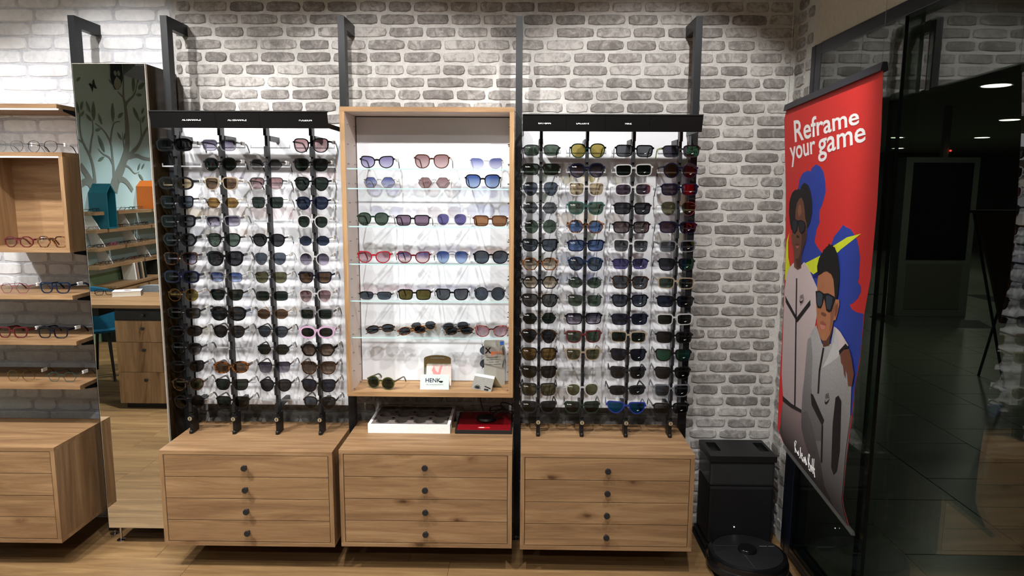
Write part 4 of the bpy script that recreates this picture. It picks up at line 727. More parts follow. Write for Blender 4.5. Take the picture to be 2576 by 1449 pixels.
# ------------------------------------------------------------------ sunglasses racks
GUN = flat('rack_rod_grey', (25, 26, 29), .42, .2, .5, .03)
BRASS = flat('lock_face', (196, 186, 160), .3, .7, .5, .03)
holder_m = MB().box(-.09, .09, -.003, .003, -.0045, .0015).box(-.09, -.0878, -.003, .003, .0015, .012).box(.0878, .09, -.003, .003, .0015, .012).mesh('glasses_holder')
def rod_meshes(ztop, zs):
    mb = MB()
    mb.box(-.0065, .0065, -.283, -.252, .64, ztop)
    mb.box(-.0068, .0068, -.297, -.283, zs[0]+.045, ztop)
    for z in zs: mb.box(-.0068, .0068, -.297, -.283, z-.048, z-.002)
    return mb.mesh('rod', .0008)
def rack(label, xs, x0, x1, zt, hz, plates, words, zrow, table, side, lettering):
    cx = (x0+x1)/2; t = thing('sunglasses_rack', label, 'display rack', (cx, 0, 0), group='sunglasses racks')
    o_ = (cx, 0, 0)
    MB(o_).box(x0, x1, -.13, -.118, .667, 2.02).build('back_panel', WHITE, t, .001)
    # black sheet-metal header: sloping front, flat top
    h = MB(o_); y_t, y_b, zb = -.417, -.398, hz
    h.add([(x0, y_t, zt), (x1, y_t, zt), (x1, -.392, zt), (x0, -.392, zt), (x0, y_t, zt-.004), (x1, y_t, zt-.004), (x1, -.392, zt-.004), (x0, -.392, zt-.004)],
          [(0, 1, 2, 3), (4, 7, 6, 5), (0, 4, 5, 1), (1, 5, 6, 2), (2, 6, 7, 3), (3, 7, 4, 0)])
    h.add([(x0, y_t+.006, zt-.004), (x1, y_t+.006, zt-.004), (x1, y_b+.006, zb), (x0, y_b+.006, zb), (x0, y_t+.008, zt-.004), (x1, y_t+.008, zt-.004), (x1, y_b+.008, zb), (x0, y_b+.008, zb)],
          [(0, 3, 2, 1), (4, 5, 6, 7), (0, 1, 5, 4), (1, 2, 6, 5), (2, 3, 7, 6), (3, 0, 4, 7)])
    hd = h.build('header', BLACK, t)
    for a in (x0+.002, x1-.006): MB(o_).box(a, a+.004, -.395, -.13, zb+.002, zb+.022).build('header_arm', BLACK, t)
    ed = [x0]+plates+[x1]
    for a, b in zip(ed[:-1], ed[1:]):
        q = MB(o_); a += .0006; b -= .0006
        q.add([(a, y_t+.003, zt-.008), (b, y_t+.003, zt-.008), (b, y_b+.003, zb), (a, y_b+.003, zb), (a, y_t+.0058, zt-.008), (b, y_t+.0058, zt-.008), (b, y_b+.0058, zb), (a, y_b+.0058, zb)],
              [(0, 3, 2, 1), (4, 5, 6, 7), (0, 1, 5, 4), (1, 2, 6, 5), (2, 3, 7, 6), (3, 0, 4, 7)])
        q.build('name_plate', flat('name_plate_black', (8, 8, 10), .5, 0, .25, .02), hd)
    slope = math.atan2(y_b-y_t, zt-.008-zb)
    for w_, x in words:
        zc = (zt+zb)/2-.002; yy = y_t+.003+(y_b-y_t)*((zt-.008-zc)/(zt-.008-zb))-.0008
        lt = text('lettering', w_, .0150, TEXT, hd, (x-cx, yy, zc), (math.pi/2-slope, 0, 0), .0001); lt.scale = (.86, 1, 1)
    zs = [zrow[0]-i*zrow[1] for i in range(15)]
    rm = rod_meshes(zb+.02, zs)
    for ci, rx in enumerate(xs):
        rd = obj('rod', rm, GUN, t); rd.location = (rx-cx, 0, 0)
        MB().box(-.009, .009, -.252, -.13, zb-.045, zb-.022).build('top_arm', GUN, rd)
        MB().box(-.009, .009, -.252, -.13, .695, .718).build('bottom_arm', GUN, rd)
        MB().box(-.0085, .0085, -.292, -.235, .575+hz_off(side), .672).build('lock_body', BLACK, rd, .001)
        MB().lathe([(.0125, -.305), (.0125, -.285)], (0, 0, .650), 18, 'y').build('lock_collar', BLACK, rd)
        MB().lathe([(.0098, -.3065), (.0098, -.3051)], (0, 0, .650), 18, 'y').build('lock_face', BRASS, rd)
        MB().box(-.0014, .0014, -.3075, -.3066, .644, .656).build('keyhole', flat('slot_black', (5, 5, 6), .6), rd)
        MB().lathe([(.0095, .575+hz_off(side)), (.0095, .587+hz_off(side)), (.004, .592+hz_off(side))], (0, -.297, 0), 14).build('lock_pin', BLACK, rd)
        for i, z in enumerate(zs):
            ho = obj('glasses_holder', holder_m, ACRYL, rd); ho.location = (0, -.232, z-.004)
            sp = table[ci][i]
            if sp is None: continue
            q = sp.split(); sh, st, fr, ln = q[:4]; tmpl = None; logo = lettering[ci]
            for ex in q[4:]:
                if ex.startswith('t='): tmpl = ex[2:]
                if ex == '-': logo = None
            rnd = random.Random(ci*31+i*7+(0 if side == 'left' else 500))
            lab = f"{FRM[fr][1]} {SHW[sh]} sunglasses, {LEN[ln][1]} lenses, {ORD[i]} slot down, {ORD[ci]} column, {side} rack"
            gm = glasses_meshes(sh, st)
            yb = -.3015
            glasses('sunglasses', lab, 'sunglasses', (rx+rnd.uniform(-.002, .002), yb, z+.0015+rnd.uniform(-.001, .001)), sh, st, fr, ln, f'sunglasses on the {side} rack',
                    (R(rnd.uniform(-2, 3)), R(rnd.uniform(-1.2, 1.2)), R(rnd.uniform(-3, 3))), tagged=(side == 'left'), logo=logo, temple=tmpl, sc=1.18 if side == 'left' else 1.26)
    return t
def hz_off(side): return .0005 if side == 'left' else .0055
LT = [
 ['softrect thick black dgrey', None, 'oval thick smoke tan', 'square full black bluegrey', 'rect thick black grey', 'hex thick black grey', 'square full darktort purplegrad', 'softrect thick navy grey', 'round wire gold yellow', 'rect full smoke grey', 'oval full black dgrey', 'panto brow black greygrad', 'cat full black dgrey', 'panto full darktort olive', 'round full black dgrey'],
 ['rect full cleargrey purplegrad', 'panto full black dgreen', 'pilot full beige brown', 'hex rimless gold amber', 'rect full cleargrey purplegrad', 'aviator full black green', 'butterfly thick black dgrey', 'softrect wire silver bluegrad', 'way brow black dgreen', 'bigoval thick black dgrey', 'panto full black dgrey', None, 'oval thick tort brown', 'way full black dgreen', 'square full black dgreen'],
 [None, 'hex semi gun greygrad', 'pilot semi gun rose', 'square wire gun dgreen', None, 'panto full black dgrey', 'aviator wire silver bluegrey', 'pilot double gun olive', 'softrect wire silver dgreen', 'oct wire gold brown', 'panto semi gun bluegrey', 'hex semi gun dgreen', 'square semi black purplegrad', 'panto full smoke dgrey', None],
 ['butterfly full black rose', 'pilot full black dgreen', 'aviator full black dgreen', 'panto full navy navy', 'panto full clear dgreen', 'oct rimless silver navy', 'round full clear purplegrad', 'way full navy brown', 'aviator full clear rose', 'rect full grey dgreen', 'oval thick lilac dgreen', 'hex thick black browngrad', 'butterfly full darktort browngrad', 'butterfly full black navy', 'aviator full black bluegrey'],
]
RT = [
 ['softrect semi gun green', 'rect brow black green', 'aviator wire gun bluegrey', 'hex double silver grey', 'round double silver green', 'way full black bluegrey', 'hex full tort tangrad', 'hex full black tangrad', 'pilot full black grey', 'hex wire gun dgreen', 'aviator brow darktort dgrey', 'pilot full black amber', 'way full black dgrey', 'square full matte olive', 'way full matte dgrey'],
 ['panto full dkgreen yellow', 'panto full navy purplegrad', 'square full clear tan', 'way full cleargreen green', 'hex full tort blue', 'rect full navy blue', 'panto full bluetort bluegrey', 'oct wire gun green', 'square rimless gun green', 'rect full black purplegrad', 'way full burgundy green', 'way full beige olive', None, 'panto full clear olive', 'way full dkgreen dgreen'],
 ['rect full black grey', 'rect full clear dgreen', 'softrect full clear redmir', 'rect full black dgrey', 'rect full black copper', 'square full clear grey', 'rect semi navy violet', 'square full darktort grey', 'way full black bluegrey', 'rect full navy navy', 'rect full beige dgreen', 'way full black navy', 'way full matte dgrey', 'slim full matte dgrey', 'sport full blue bluemir'],
 ['rect full matte greenmir t=lime', 'round full navy brown', 'rect full navy redmir', 'aviator wire silver olive t=lime', 'rect full navy redmir', 'rect full grey grey', 'way full black greenmir', 'rect full beige green', 'rect full black navy', 'rect full clear dgreen', 'rect full black dgrey', 'way full black aqua', 'way full black dgrey', 'square full cleargrey bluegrey', 'rect full black grey'],
]
FRM['lime'] = (flat('acetate_lime', (190, 226, 40), .3, 0, .5, 0), 'lime')
rack('left sunglasses rack with black header and white back panel', [-1.54, -1.335, -1.13, -.926], -1.583, -.817, 2.0546, 1.984, [-1.30, -1.11], [('ALTERNANCE', -1.403), ('ALTERNANCE', -1.206), ('POL&SUN', -.912)], (1.9150, .0847), LT, 'left', [None]*4)
rack('right sunglasses rack with black header beside the brick corner', [.101, .306, .512, .719], .017, .783, 2.0470, 1.976, [.204, .37, .558], [('RAY-BAN', .111), ('LACOSTE', .273), ('NIKE', .467)], (1.8975, .0840), RT, 'right', ['script', 'script', 'swoosh', 'swoosh'])

# ------------------------------------------------------------------ lit oak case
x0, x1, z0, z1, yf, e = -.7848, -.0185, .775, 2.083, -.3297, .0206
t = thing('display_case', 'tall open oak display case with glass shelves between the racks', 'display case', (-.4016, 0, z0)); O = (-.4016, 0, z0)
BOUNCE_OAK = flat('oak_bounce_light', (214, 196, 186), .5, 0, .3, .03, 12)  # oak paled to paint in the light bouncing inside the case
MB(O).box(x0, x1, yf+.002, -.02, z1-e, z1).build('top_board', BOUNCE_OAK, t)
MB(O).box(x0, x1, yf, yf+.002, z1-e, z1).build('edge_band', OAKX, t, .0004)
MB(O).box(x0, x1, yf, -.02, z1, z1+.0006).build('top_veneer', OAKX, t)
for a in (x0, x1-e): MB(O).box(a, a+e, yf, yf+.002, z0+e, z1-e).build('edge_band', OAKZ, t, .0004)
for a in (x0-.0006, x1): MB(O).box(a, a+.0006, yf, -.02, z0, z1).build('side_veneer', OAKZ, t)
MB(O).box(x0, x1, yf, -.02, z0, z0+e).build('bottom_board', OAKX, t, .0006)
for a in (x0, x1-e): MB(O).box(a, a+e, yf+.002, -.02, z0+e, z1-e).build('side_board', BOUNCE_OAK, t)
MB(O).box(x0+e, x1-e, -.118, -.11, z0+e, z1-e).build('back_board', flat('case_gap_black', (14, 14, 16), .7), t)
MB(O).box(x0+e+.004, x1-e-.003, -.126, -.1185, z0+e+.001, z1-e-.004).build('back_panel', WHITE, t, .001)
SHELFZ = [1.818, 1.731, 1.562, 1.392, 1.223, 1.053]
SG = clear_plastic('shelf_glass', (252, 254, 254), (200, 226, 226), .025, .02)
COX, COZ = oak('x', 'case_oak_lit_x', 1.3, 1.05, knots=False), oak('z', 'case_oak_lit_z', 1.3, 1.05, knots=False)  # brighter oak copy: strong light on the case front put into the colour
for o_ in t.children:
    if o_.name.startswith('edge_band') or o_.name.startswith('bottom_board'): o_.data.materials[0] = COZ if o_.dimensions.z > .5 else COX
SGE = flat('shelf_glass_edge', (168, 200, 200), .15, 0, .5, 0)
for z in SHELFZ:
    s = MB(O).box(x0+e+.002, x1-e-.002, -.318, -.13, z-.005, z).build('glass_shelf', SG, t)
    MB(O).box(x0+e+.002, x1-e-.002, -.3190, -.3181, z-.005, z).build('polished_edge', SGE, s)
mb = MB(O)
for i in range(15):
    z = .80+i*.0865
    for yy in (-.29, -.165):
        mb.tube([(x0+e-.001, yy, z), (x0+e+.008, yy, z)], .0028, 6); mb.tube([(x1-e+.001, yy, z), (x1-e-.008, yy, z)], .0028, 6)
mb.build('shelf_pins', CHROME, t, kind='stuff')
CASE = [
 (0, [(-.631, 'cat full black lav'), (-.386, 'butterfly full brown rose'), (-.143, 'cat rimless silver bluelav')]),
 (1, [(-.623, 'hex wire gold bluelav'), (-.377, 'hex wire gold rose'), (-.159, 'butterfly full black bluegrad')]),
 (2, [(-.655, 'panto full dkgreen green'), (-.475, 'rect full black mauve'), (-.299, 'panto full clear violet'), (-.125, 'rect full brown orange')]),
 (3, [(-.655, 'cat full red pink'), (-.474, 'cat full burgundy pinkviolet'), (-.298, 'aviator double silver bluegrad'), (-.122, 'bigoval full black bluegrey')]),
 (4, [(-.652, 'slim semi black bluegrey'), (-.472, 'rect full black goldmir'), (-.299, 'way full black grey'), (-.127, 'round full matte bluegrey')]),
 (5, [(-.119, 'cat full pinktort pink')])]
SW = ['top', 'second', 'third', 'fourth', 'fifth', 'lowest']
for r_, items in CASE:
    for x, sp in items:
        sh, st, fr, ln = sp.split(); g = glasses_meshes(sh, st); k = 1.0
        # the pair stands on its lower rims and temple tips
        ang = R(-5)
        z = SHELFZ[r_]-g['low']*1.16+.0012
        glasses('sunglasses', f"{FRM[fr][1]} {SHW[sh]} sunglasses with {LEN[ln][1]} lenses on the {SW[r_]} glass shelf", 'sunglasses', (x, -.298, z), sh, st, fr, ln, 'sunglasses in the oak case', (R(-1.5), 0, R(random.uniform(-3, 3))), tagged=True, sc=1.16)
# small folded pairs lying on the lowest glass shelf
for x, y, dz, rz, rx, fr, lab in ((-.645, -.235, 0, 10, -52, 'darktort', 'folded dark tortoiseshell clip-on pair lying alone on the lowest glass shelf'),
                           (-.452, -.165, 0, 8, -46, 'gold', 'folded gold pair at the back of the left overlapping two'),
                           (-.490, -.262, 0, 14, -55, 'tort', 'folded tortoiseshell pair at the front of the left overlapping two'),
                           (-.297, -.165, 0, 4, -46, 'grey', 'folded grey pair at the back of the right overlapping two'),
                           (-.272, -.262, 0, -4, -55, 'darktort', 'folded dark tortoiseshell pair at the front of the right overlapping two')):
    g = glasses_meshes('oval' if fr != 'gold' else 'panto', 'wire' if fr == 'gold' else 'full')
    a = R(-rx); low = min(-g['B']*1.2*math.cos(a)-.0, -.03*math.sin(a))
    glasses('sunglasses', lab, 'sunglasses', (x, y, SHELFZ[5]+.0235), 'oval' if fr != 'gold' else 'panto', 'wire' if fr == 'gold' else 'full', fr, 'bluegrey', 'sunglasses in the oak case', (R(rx+8), R(-4), R(rz)), fold=True, sc=1.0)
g = glasses_meshes('round', 'full')
glasses('sunglasses', 'olive green round sunglasses with dark green lenses on the case floor', 'sunglasses', (-.640, -.283, z0+e-g['low']*1.13+.001), 'round', 'full', 'olive', 'dgreen', 'sunglasses in the oak case', (R(-2), R(2), R(-14)))
# brand card stand
CARD = flat('pale_mint_card', (192, 206, 204), .5)
zf = z0+e+.0005
t = thing('brand_card', 'pale mint tent card reading HENKO on the case floor', 'sign', (-.387, -.27, zf))
MB().add([(-.068, -.01, 0), (.068, -.01, 0), (.068, .006, .068), (-.068, .006, .068), (-.068, -.008, 0), (.068, -.008, 0), (.068, .008, .068), (-.068, .008, .068)],
         [(0, 1, 2, 3), (7, 6, 5, 4), (0, 4, 5, 1), (1, 5, 6, 2), (2, 6, 7, 3), (3, 7, 4, 0)]).build('front_card', CARD, t)
MB().add([(-.066, .05, 0), (.066, .05, 0), (.066, .0085, .067), (-.066, .0085, .067), (-.066, .052, 0), (.066, .052, 0), (.066, .0105, .067), (-.066, .0105, .067)],
         [(0, 1, 2, 3), (7, 6, 5, 4), (0, 4, 5, 1), (1, 5, 6, 2), (2, 6, 7, 3), (3, 7, 4, 0)]).build('rear_card', CARD, t)
tl_ = math.atan2(.016, .068)
INK = flat('dark_ink', (24, 22, 48), .6, 0, .2, 0); INK2 = flat('pale_ink', (120, 128, 130), .6, 0, .2, 0)
text('lettering', 'HENK', .027, INK, t, (-.0085, -.0105+.016*.6, .041), (math.pi/2-tl_, 0, 0), .0004)
hd_ = [(.0085*math.cos(a), .0085*math.sin(a)-.001) for a in [math.pi+math.pi*i/10 for i in range(11)]]
MB().prism(hd_, .0003, (Vector((.031, -.0012-.0004, .041)), Vector((1, 0, 0)), Vector((0, math.sin(tl_), math.cos(tl_))), Vector((0, -math.cos(tl_), math.sin(tl_))))).build('logo_half_disc', flat('ink_black', (16, 16, 20), .6, 0, .2, 0), t)
text('lettering', 'FEEL GOOD COLLECTION', .0068, INK2, t, (0, -.0105+.016*.32, .0225), (math.pi/2-tl_, 0, 0))
# arched mirror plate behind it
t = thing('mirror_plate', 'small arched mirror plate standing behind the mint tent card', 'mirror', (-.383, -.2, zf))
arch = [(-.065, 0), (.065, 0), (.065, .125)]+[(.065*math.cos(a)*(1-.0), .125+.018*math.sin(a)) for a in [math.pi*i/10 for i in range(1, 10)]]+[(-.065, .125)]
CMIR = flat('soft_mirror', (196, 200, 188), .08, 1.0, .5, 0)
MB().prism(arch, .003, (Vector((0, .012, 0)), Vector((1, 0, 0)), Vector((0, .04, 1)), Vector((0, -1, .04)))).build('plate', CMIR, t)
MB().box(-.03, .03, .013, .05, 0, .002).build('foot', ACRYL, t)
text('lettering', 'POLARIZED EYEWEAR', .0068, INK2, t, (0, .0135, .1285), (math.pi/2-.04, 0, 0))
t = thing('picture_card', 'pink illustrated card leaning behind the mint tent card', 'card', (-.378, -.209, zf))
MB().add([(-.06, 0, 0), (.062, 0, 0), (.062, .008, .1), (-.055, .008, .1), (-.06, .002, 0), (.062, .002, 0), (.062, .01, .1), (-.055, .01, .1)],
         [(0, 1, 2, 3), (7, 6, 5, 4), (0, 4, 5, 1), (1, 5, 6, 2), (2, 6, 7, 3), (3, 7, 4, 0)]).build('card', tortoise('pink_print', (222, 196, 192), (238, 224, 218), 20), t)
MB().prism([(-.03, .075), (-.02, .095), (-.012, .07), (0, .062), (.008, .092), (.02, .098), (.012, .065), (0, .03), (-.018, .04)], .0004, (Vector((0, -.0012, 0)), Vector((1, 0, 0)), Vector((0, .08, 1)), Vector((0, -1, .08)))).build('printed_figure', flat('coral_print', (214, 140, 140), .6, 0, .2, 0), t)
# lens demonstration stand
t = thing('lens_demo_stand', 'grey upright lens demonstration stand reading Xperio', 'sign', (-.108, -.2, zf), (0, 0, R(14)))
GPL = flat('satin_grey_plate', (158, 157, 149), .3, .15, .5, .01)
MB().prism([(-.05, 0), (.05, 0), (.05, .212), (.044, .218), (-.044, .222), (-.05, .216)], .003, (Vector((0, 0, 0)), Vector((1, 0, 0)), Vector((0, .05, 1)), Vector((0, -1, .05)))).build('plate', GPL, t)
MB().box(-.03, .03, 0, .05, 0, .003).build('foot', GPL, t)
def onp(z): return .05*z-.0036
def ptext(s, size, x, z, mat, off=0): return text('lettering', s, size, mat, t, (x, onp(z), z), (math.pi/2-.05, 0, 0), off)
ptext('X', .038, -.031, .170, flat('ink_black', (16, 16, 20), .6, 0, .2, 0), .0012)
ptext('perio', .030, .0135, .160, flat('ink_orange', (208, 112, 56), .5, 0, .3, 0), .0006)
for i, s in enumerate(('Protection 100% UV', "Pas d'éblouissement", 'Confort visuel', 'Couleurs respectives')): ptext(s, .0085, -.004, .138-i*.0115, flat('ink_black', (16, 16, 20), .6, 0, .2, 0))
MB().prism([(.028, .196), (.046, .194), (.046, .212), (.028, .213)], .0003, (Vector((0, -.0032, 0)), Vector((1, 0, 0)), Vector((0, .05, 1)), Vector((0, -1, .05)))).build('blue_badge', flat('badge_blue', (40, 96, 176), .4, 0, .4, 0), t)
# two pairs hung on its edges
for x, rz, lab in ((-.158, -62, 'dark framed pair hanging on the left edge of the grey lens stand'), (-.062, 76, 'dark framed pair hanging on the right edge of the grey lens stand')):
    glasses('sunglasses', lab, 'sunglasses', (x, -.183, zf+.135), 'aviator', 'wire', 'gun', 'bluegrey', 'sunglasses in the oak case', (0, R(90), R(rz if x > -.1 else 20)), fold=True, sc=.9)
# folded leaflet
t = thing('folded_leaflet', 'tent folded grey leaflet with a car dashboard picture', 'leaflet', (-.15, -.255, zf), (0, 0, R(-32)))
LF = flat('leaflet_grey', (132, 131, 126), .4, .0, .4)
MB().add([(-.056, -.034, 0), (.056, -.034, 0), (.056, 0, .068), (-.056, 0, .068), (-.056, -.033, 0), (.056, -.033, 0), (.056, .001, .067), (-.056, .001, .067)], [(0, 1, 2, 3), (7, 6, 5, 4), (0, 4, 5, 1), (1, 5, 6, 2), (2, 6, 7, 3), (3, 7, 4, 0)]).build('front_leaf', LF, t)
MB().add([(-.056, .06, 0), (.056, .06, 0), (.056, .0012, .068), (-.056, .0012, .068), (-.056, .0615, 0), (.056, .0615, 0), (.056, .0027, .068), (-.056, .0027, .068)], [(0, 1, 2, 3), (7, 6, 5, 4), (0, 4, 5, 1), (1, 5, 6, 2), (2, 6, 7, 3), (3, 7, 4, 0)]).build('rear_leaf', flat('leaflet_pale', (208, 212, 190), .5), t)
fr_ = (Vector((0, -.0345, 0)), Vector((1, 0, 0)), Vector((0, .034, .068)).normalized(), Vector((0, -.068, .034)).normalized())
MB().prism([(-.056, .062), (.056, .062), (.056, .075), (-.056, .075)], .0003, fr_).build('title_band', flat('leaflet_white', (214, 218, 218), .5), t)
def arc(cx_, cz_, r1, r2, a0, a1, n=14):
    A_ = [R(a0+(a1-a0)*i/n) for i in range(n+1)]
    return [(cx_+r1*math.cos(a), cz_+r1*math.sin(a)) for a in A_]+[(cx_+r2*math.cos(a), cz_+r2*math.sin(a)) for a in A_[::-1]]
INKB = flat('ink_black', (16, 16, 20), .6, 0, .2, 0)
MB().prism(arc(-.024, .004, .018, .0155, 0, 180), .0004, fr_).build('printed_dash', INKB, t)
MB().prism([(-.036, .004), (-.036, .012), (-.03, .017), (-.018, .017), (-.012, .012), (-.012, .004)], .0004, fr_).build('printed_dash', INKB, t)
MB().prism([(.012, .02), (.016, .024), (.05, .018), (.05, .012)], .0004, fr_).build('printed_dash', INKB, t)
MB().prism([(.016, .003), (.016, .011), (.04, .011), (.04, .003)], .0004, fr_).build('printed_dash', INKB, t)
# ------------------------------------------------------------------ things on the middle cabinet
zc = .587
t = thing('cardboard_tray', 'white cardboard tray with twelve round holes on the middle cabinet', 'tray', (-.507, -.155, zc))
WC = flat('white_card', (226, 226, 224), .7); GC_ = flat('grey_foam_insert', (104, 96, 92), .8)
a, b, c, d, h_ = -.194, .194, -.144, .138, .045
MB().box(a, b, c, c+.004, 0, h_).build('front_wall', WC, t, .001)
MB().box(a, b, d-.004, d, 0, h_).build('back_wall', WC, t, .001)
for x in (a, b-.014): MB().box(x, x+.014, c+.004, d-.004, 0, h_).build('side_wall', WC, t, .001)
MB().box(a+.014, b-.014, c+.004, d-.004, 0, .004).build('base', WC, t)
bm = bmesh.new(); nx, ny = 4, 3; xa, xb, ya, yb = a+.015, b-.015, c+.005, d-.005
cw, ch = (xb-xa)/nx, (yb-ya)/ny; vs = []; fs = []; mb = MB()
for i in range(nx):
    for j in range(ny):
        cx_, cy_ = xa+cw*(i+.5), ya+ch*(j+.5); n = 24; sq = []; ci = []; lo = []
        for k in range(n):
            an = 2*math.pi*(k+.5)/n; u, v = math.cos(an), math.sin(an); s_ = 1/max(abs(u), abs(v))
            sq.append((cx_+u*s_*cw/2, cy_+v*s_*ch/2, h_-.002)); ci.append((cx_+u*.031, cy_+v*.031, h_-.002)); lo.append((cx_+u*.031, cy_+v*.031, .006))
        mb.add(sq+ci+lo, [(k, (k+1) % n, n+(k+1) % n, n+k) for k in range(n)]+[(n+k, n+(k+1) % n, 2*n+(k+1) % n, 2*n+k) for k in range(n)]+[tuple(range(2*n, 3*n))])
mb.build('hole_insert', GC_, t)
MB().box(xa, xb, ya, yb, .0062, .0068).build('hole_shade', flat('hole_shade_black', (14, 13, 13), .9), t)  # black sheet added as the shade at the bottom of the holes
t = thing('presentation_box', 'flat black presentation box with a dark red inlay', 'box', (-.156, -.155, zc))
MB().box(-.134, .134, -.142, .13, 0, .018).build('base', flat('box_black', (20, 20, 22), .5), t, .001)
MB().box(-.126, .128, -.138, .126, .018, .0205).build('red_inlay', flat('dark_red_gloss', (120, 14, 24), .25), t, .0005)
MB().prism([(-.028, -.118), (.028, -.118), (.03, -.111), (.026, -.104), (-.026, -.104), (-.03, -.111)], .0006, (Vector((0, 0, .0206)), Vector((1, 0, 0)), Vector((0, 1, 0)), Vector((0, 0, 1)))).build('logo_badge', flat('badge_red', (220, 50, 48), .4), t)
MB().prism([(-.022, -.115), (.002, -.115), (.002, -.107), (-.022, -.107)], .0003, (Vector((0, 0, .0213)), Vector((1, 0, 0)), Vector((0, 1, 0)), Vector((0, 0, 1)))).build('logo_print', TEXT, t)
t = thing('plug_adapter', 'black oval power adapter with tangled cable on the red box', 'adapter', (-.15, -.16, zc+.0212))
MB().lathe([(.02, 0), (.045, .002), (.05, .01), (.044, .019), (.02, .022)], (0, 0, 0), 24).build('body', BLACK, t, 0, True)
cp = []
for i in range(90):
    s = i/89; an = s*math.pi*2*4.4
    cp.append((.03+.10*s+.04*math.sin(an*.8), .05+.07*math.sin(an*.31+.4), .012+.05*abs(math.sin(an*.5))*(.4+.6*s)))
cp = [(.04, .0, .012)]+cp
MB().tube(cp, .0026, 6).build('cable', flat('cable_black', (14, 14, 15), .5), t, 0, True)
for x, nm in ((-.02, 0), (.03, 1)):
    pass
MB().tube([(-.02, .12, .0045), (-.035, .135, .05), (-.04, .14, .1), (-.02, .142, .165)], .0026, 6).build('cable', flat('cable_black', (14, 14, 15), .5), t, 0, True)
# ------------------------------------------------------------------ eyeglasses on the left shelves
EG = [(-2.309, 1.8815, 'panto wire silver', 'silver round eyeglasses at the left on top of the oak box'), (-2.155, 1.8815, 'panto wire gun', 'dark round wire eyeglasses on top of the oak box beside the mirror'),
      (-2.305, 1.4506, 'oct full burgundy', 'burgundy octagonal eyeglasses inside the oak box'), (-2.148, 1.4506, 'hex full tort', 'tortoiseshell hexagonal eyeglasses inside the oak box'),
      (-2.344, 1.236, 'hex wire rosewire', 'raspberry wire eyeglasses on the upper open shelf'), (-2.156, 1.236, 'way full bluetort', 'blue acetate eyeglasses on the upper open shelf'),
      (-2.375, 1.0225, 'way full burgundy', 'burgundy eyeglasses on the middle open shelf'), (-2.184, 1.0225, 'square full navy', 'navy square eyeglasses on the middle open shelf'),
      (-2.354, .812, 'round wire gold', 'thin gold round eyeglasses on the lowest open shelf'), (-2.159, .812, 'hex wire teal', 'teal hexagonal wire eyeglasses on the lowest open shelf')]
for x, z, sp, lab in EG:
    sh, st, fr = sp.split(); g = glasses_meshes(sh, st)
    glasses('eyeglasses', lab, 'eyeglasses', (x, -.268, z-g['low']*1.13+.0008), sh, st, fr, 'clear', 'eyeglasses on the left shelves', (R(-1), 0, R(random.uniform(-4, 2))), tagged=True)

# ------------------------------------------------------------------ robot vacuum and its dock
DK = flat('dock_black', (11, 11, 12), .45, 0, .45, .03); DKM = flat('dock_matte', (15, 15, 17), .6, 0, .3, .03)
t = thing('vacuum_dock', 'tall black robot vacuum dock in the brick corner', 'dock', (1.08, -.15, 0)); O = (1.08, -.15, 0)
MB(O).box(.928, 1.238, -.255, -.04, .03, .322).build('lower_body', DKM, t, .012)
MB(O).box(.928, 1.238, -.252, -.04, .323, .444).build('water_tank', clear_plastic('smoky_tank', (70, 72, 74), (44, 46, 48), .8, .25), t, .012)
MB(O).box(1.07, 1.082, -.2, -.1, .33, .44).build('tank_divider', flat('tank_divider_grey', (110, 112, 112), .5), t)
lid = MB(O)
def lidbox(*a): lid.box(*a)
# lid built around its two grip recesses
for bx in ((.925, 1.241, -.26, -.19), (.925, 1.241, -.075, -.035), (.925, .946, -.19, -.075), (.995, 1.181, -.19, -.075), (1.228, 1.241, -.19, -.075)): lid.box(bx[0], bx[1], bx[2], bx[3], .446, .476)
lid.build('lid', DK, t)
for bx in ((.946, .995), (1.181, 1.228)): MB(O).box(bx[0], bx[1], -.19, -.075, .446, .455).build('grip_recess', flat('slot_black', (5, 5, 6), .6), t)
MB(O).box(.90, 1.255, -.62, -.03, 0, .006).build('ramp', DK, t, .002)
MB(O).box(.915, 1.25, -.26, -.04, .006, .03).build('foot', DK, t, .004)
MB(O).lathe([(.0022, -.2575), (.0022, -.2551)], (1.055, 0, .118), 8, 'y').build('status_lamp', emit('white_led', (.85, .85, 1), 8), t)
t = thing('robot_vacuum', 'round black robot vacuum parked on its dock', 'robot vacuum', (1.062, -.44, .0065)); 
RB = flat('robot_gloss_black', (14, 14, 16), .18, 0, .55, 0)
MB().lathe([(.165, .008), (.176, .02), (.178, .055), (.174, .078), (.166, .084)], (0, 0, 0), 48).build('body', RB, t, 0, True)
MB().lathe([(.17, .014), (.1805, .022), (.1815, .052), (.176, .06)], (0, 0, 0), 48).build('bumper', flat('robot_bumper', (20, 20, 23), .25), t, 0, True)
MB().lathe([(.155, .084), (.155, .0875), (.152, .0885)], (0, 0, 0), 48).build('top_plate', flat('robot_top', (22, 23, 26), .5), t, 0, True)
MB().lathe([(.042, .0886), (.042, .1), (.039, .104)], (.0, .004, 0), 28).build('lidar_turret', RB, t, 0, True)
SE = flat('seam_grey', (60, 62, 66), .5)
MB().box(-.145, -.02, .045, .0465, .0885, .0892).build('seam', SE, t)
MB().add([(-.032, .045, .0887), (-.03, .045, .0887), (-.012, -.152, .0887), (-.014, -.152, .0887)], [(0, 1, 2, 3)]).build('seam', SE, t)
MB().box(.07, .105, .043, .046, .0886, .0890).box(.11, .137, .043, .046, .0886, .0890).build('brand_print', flat('print_grey', (120, 122, 126), .5), t)
MB().lathe([(.003, .0886), (.003, .089)], (-.045, .042, 0), 10).build('button', CHROME, t)

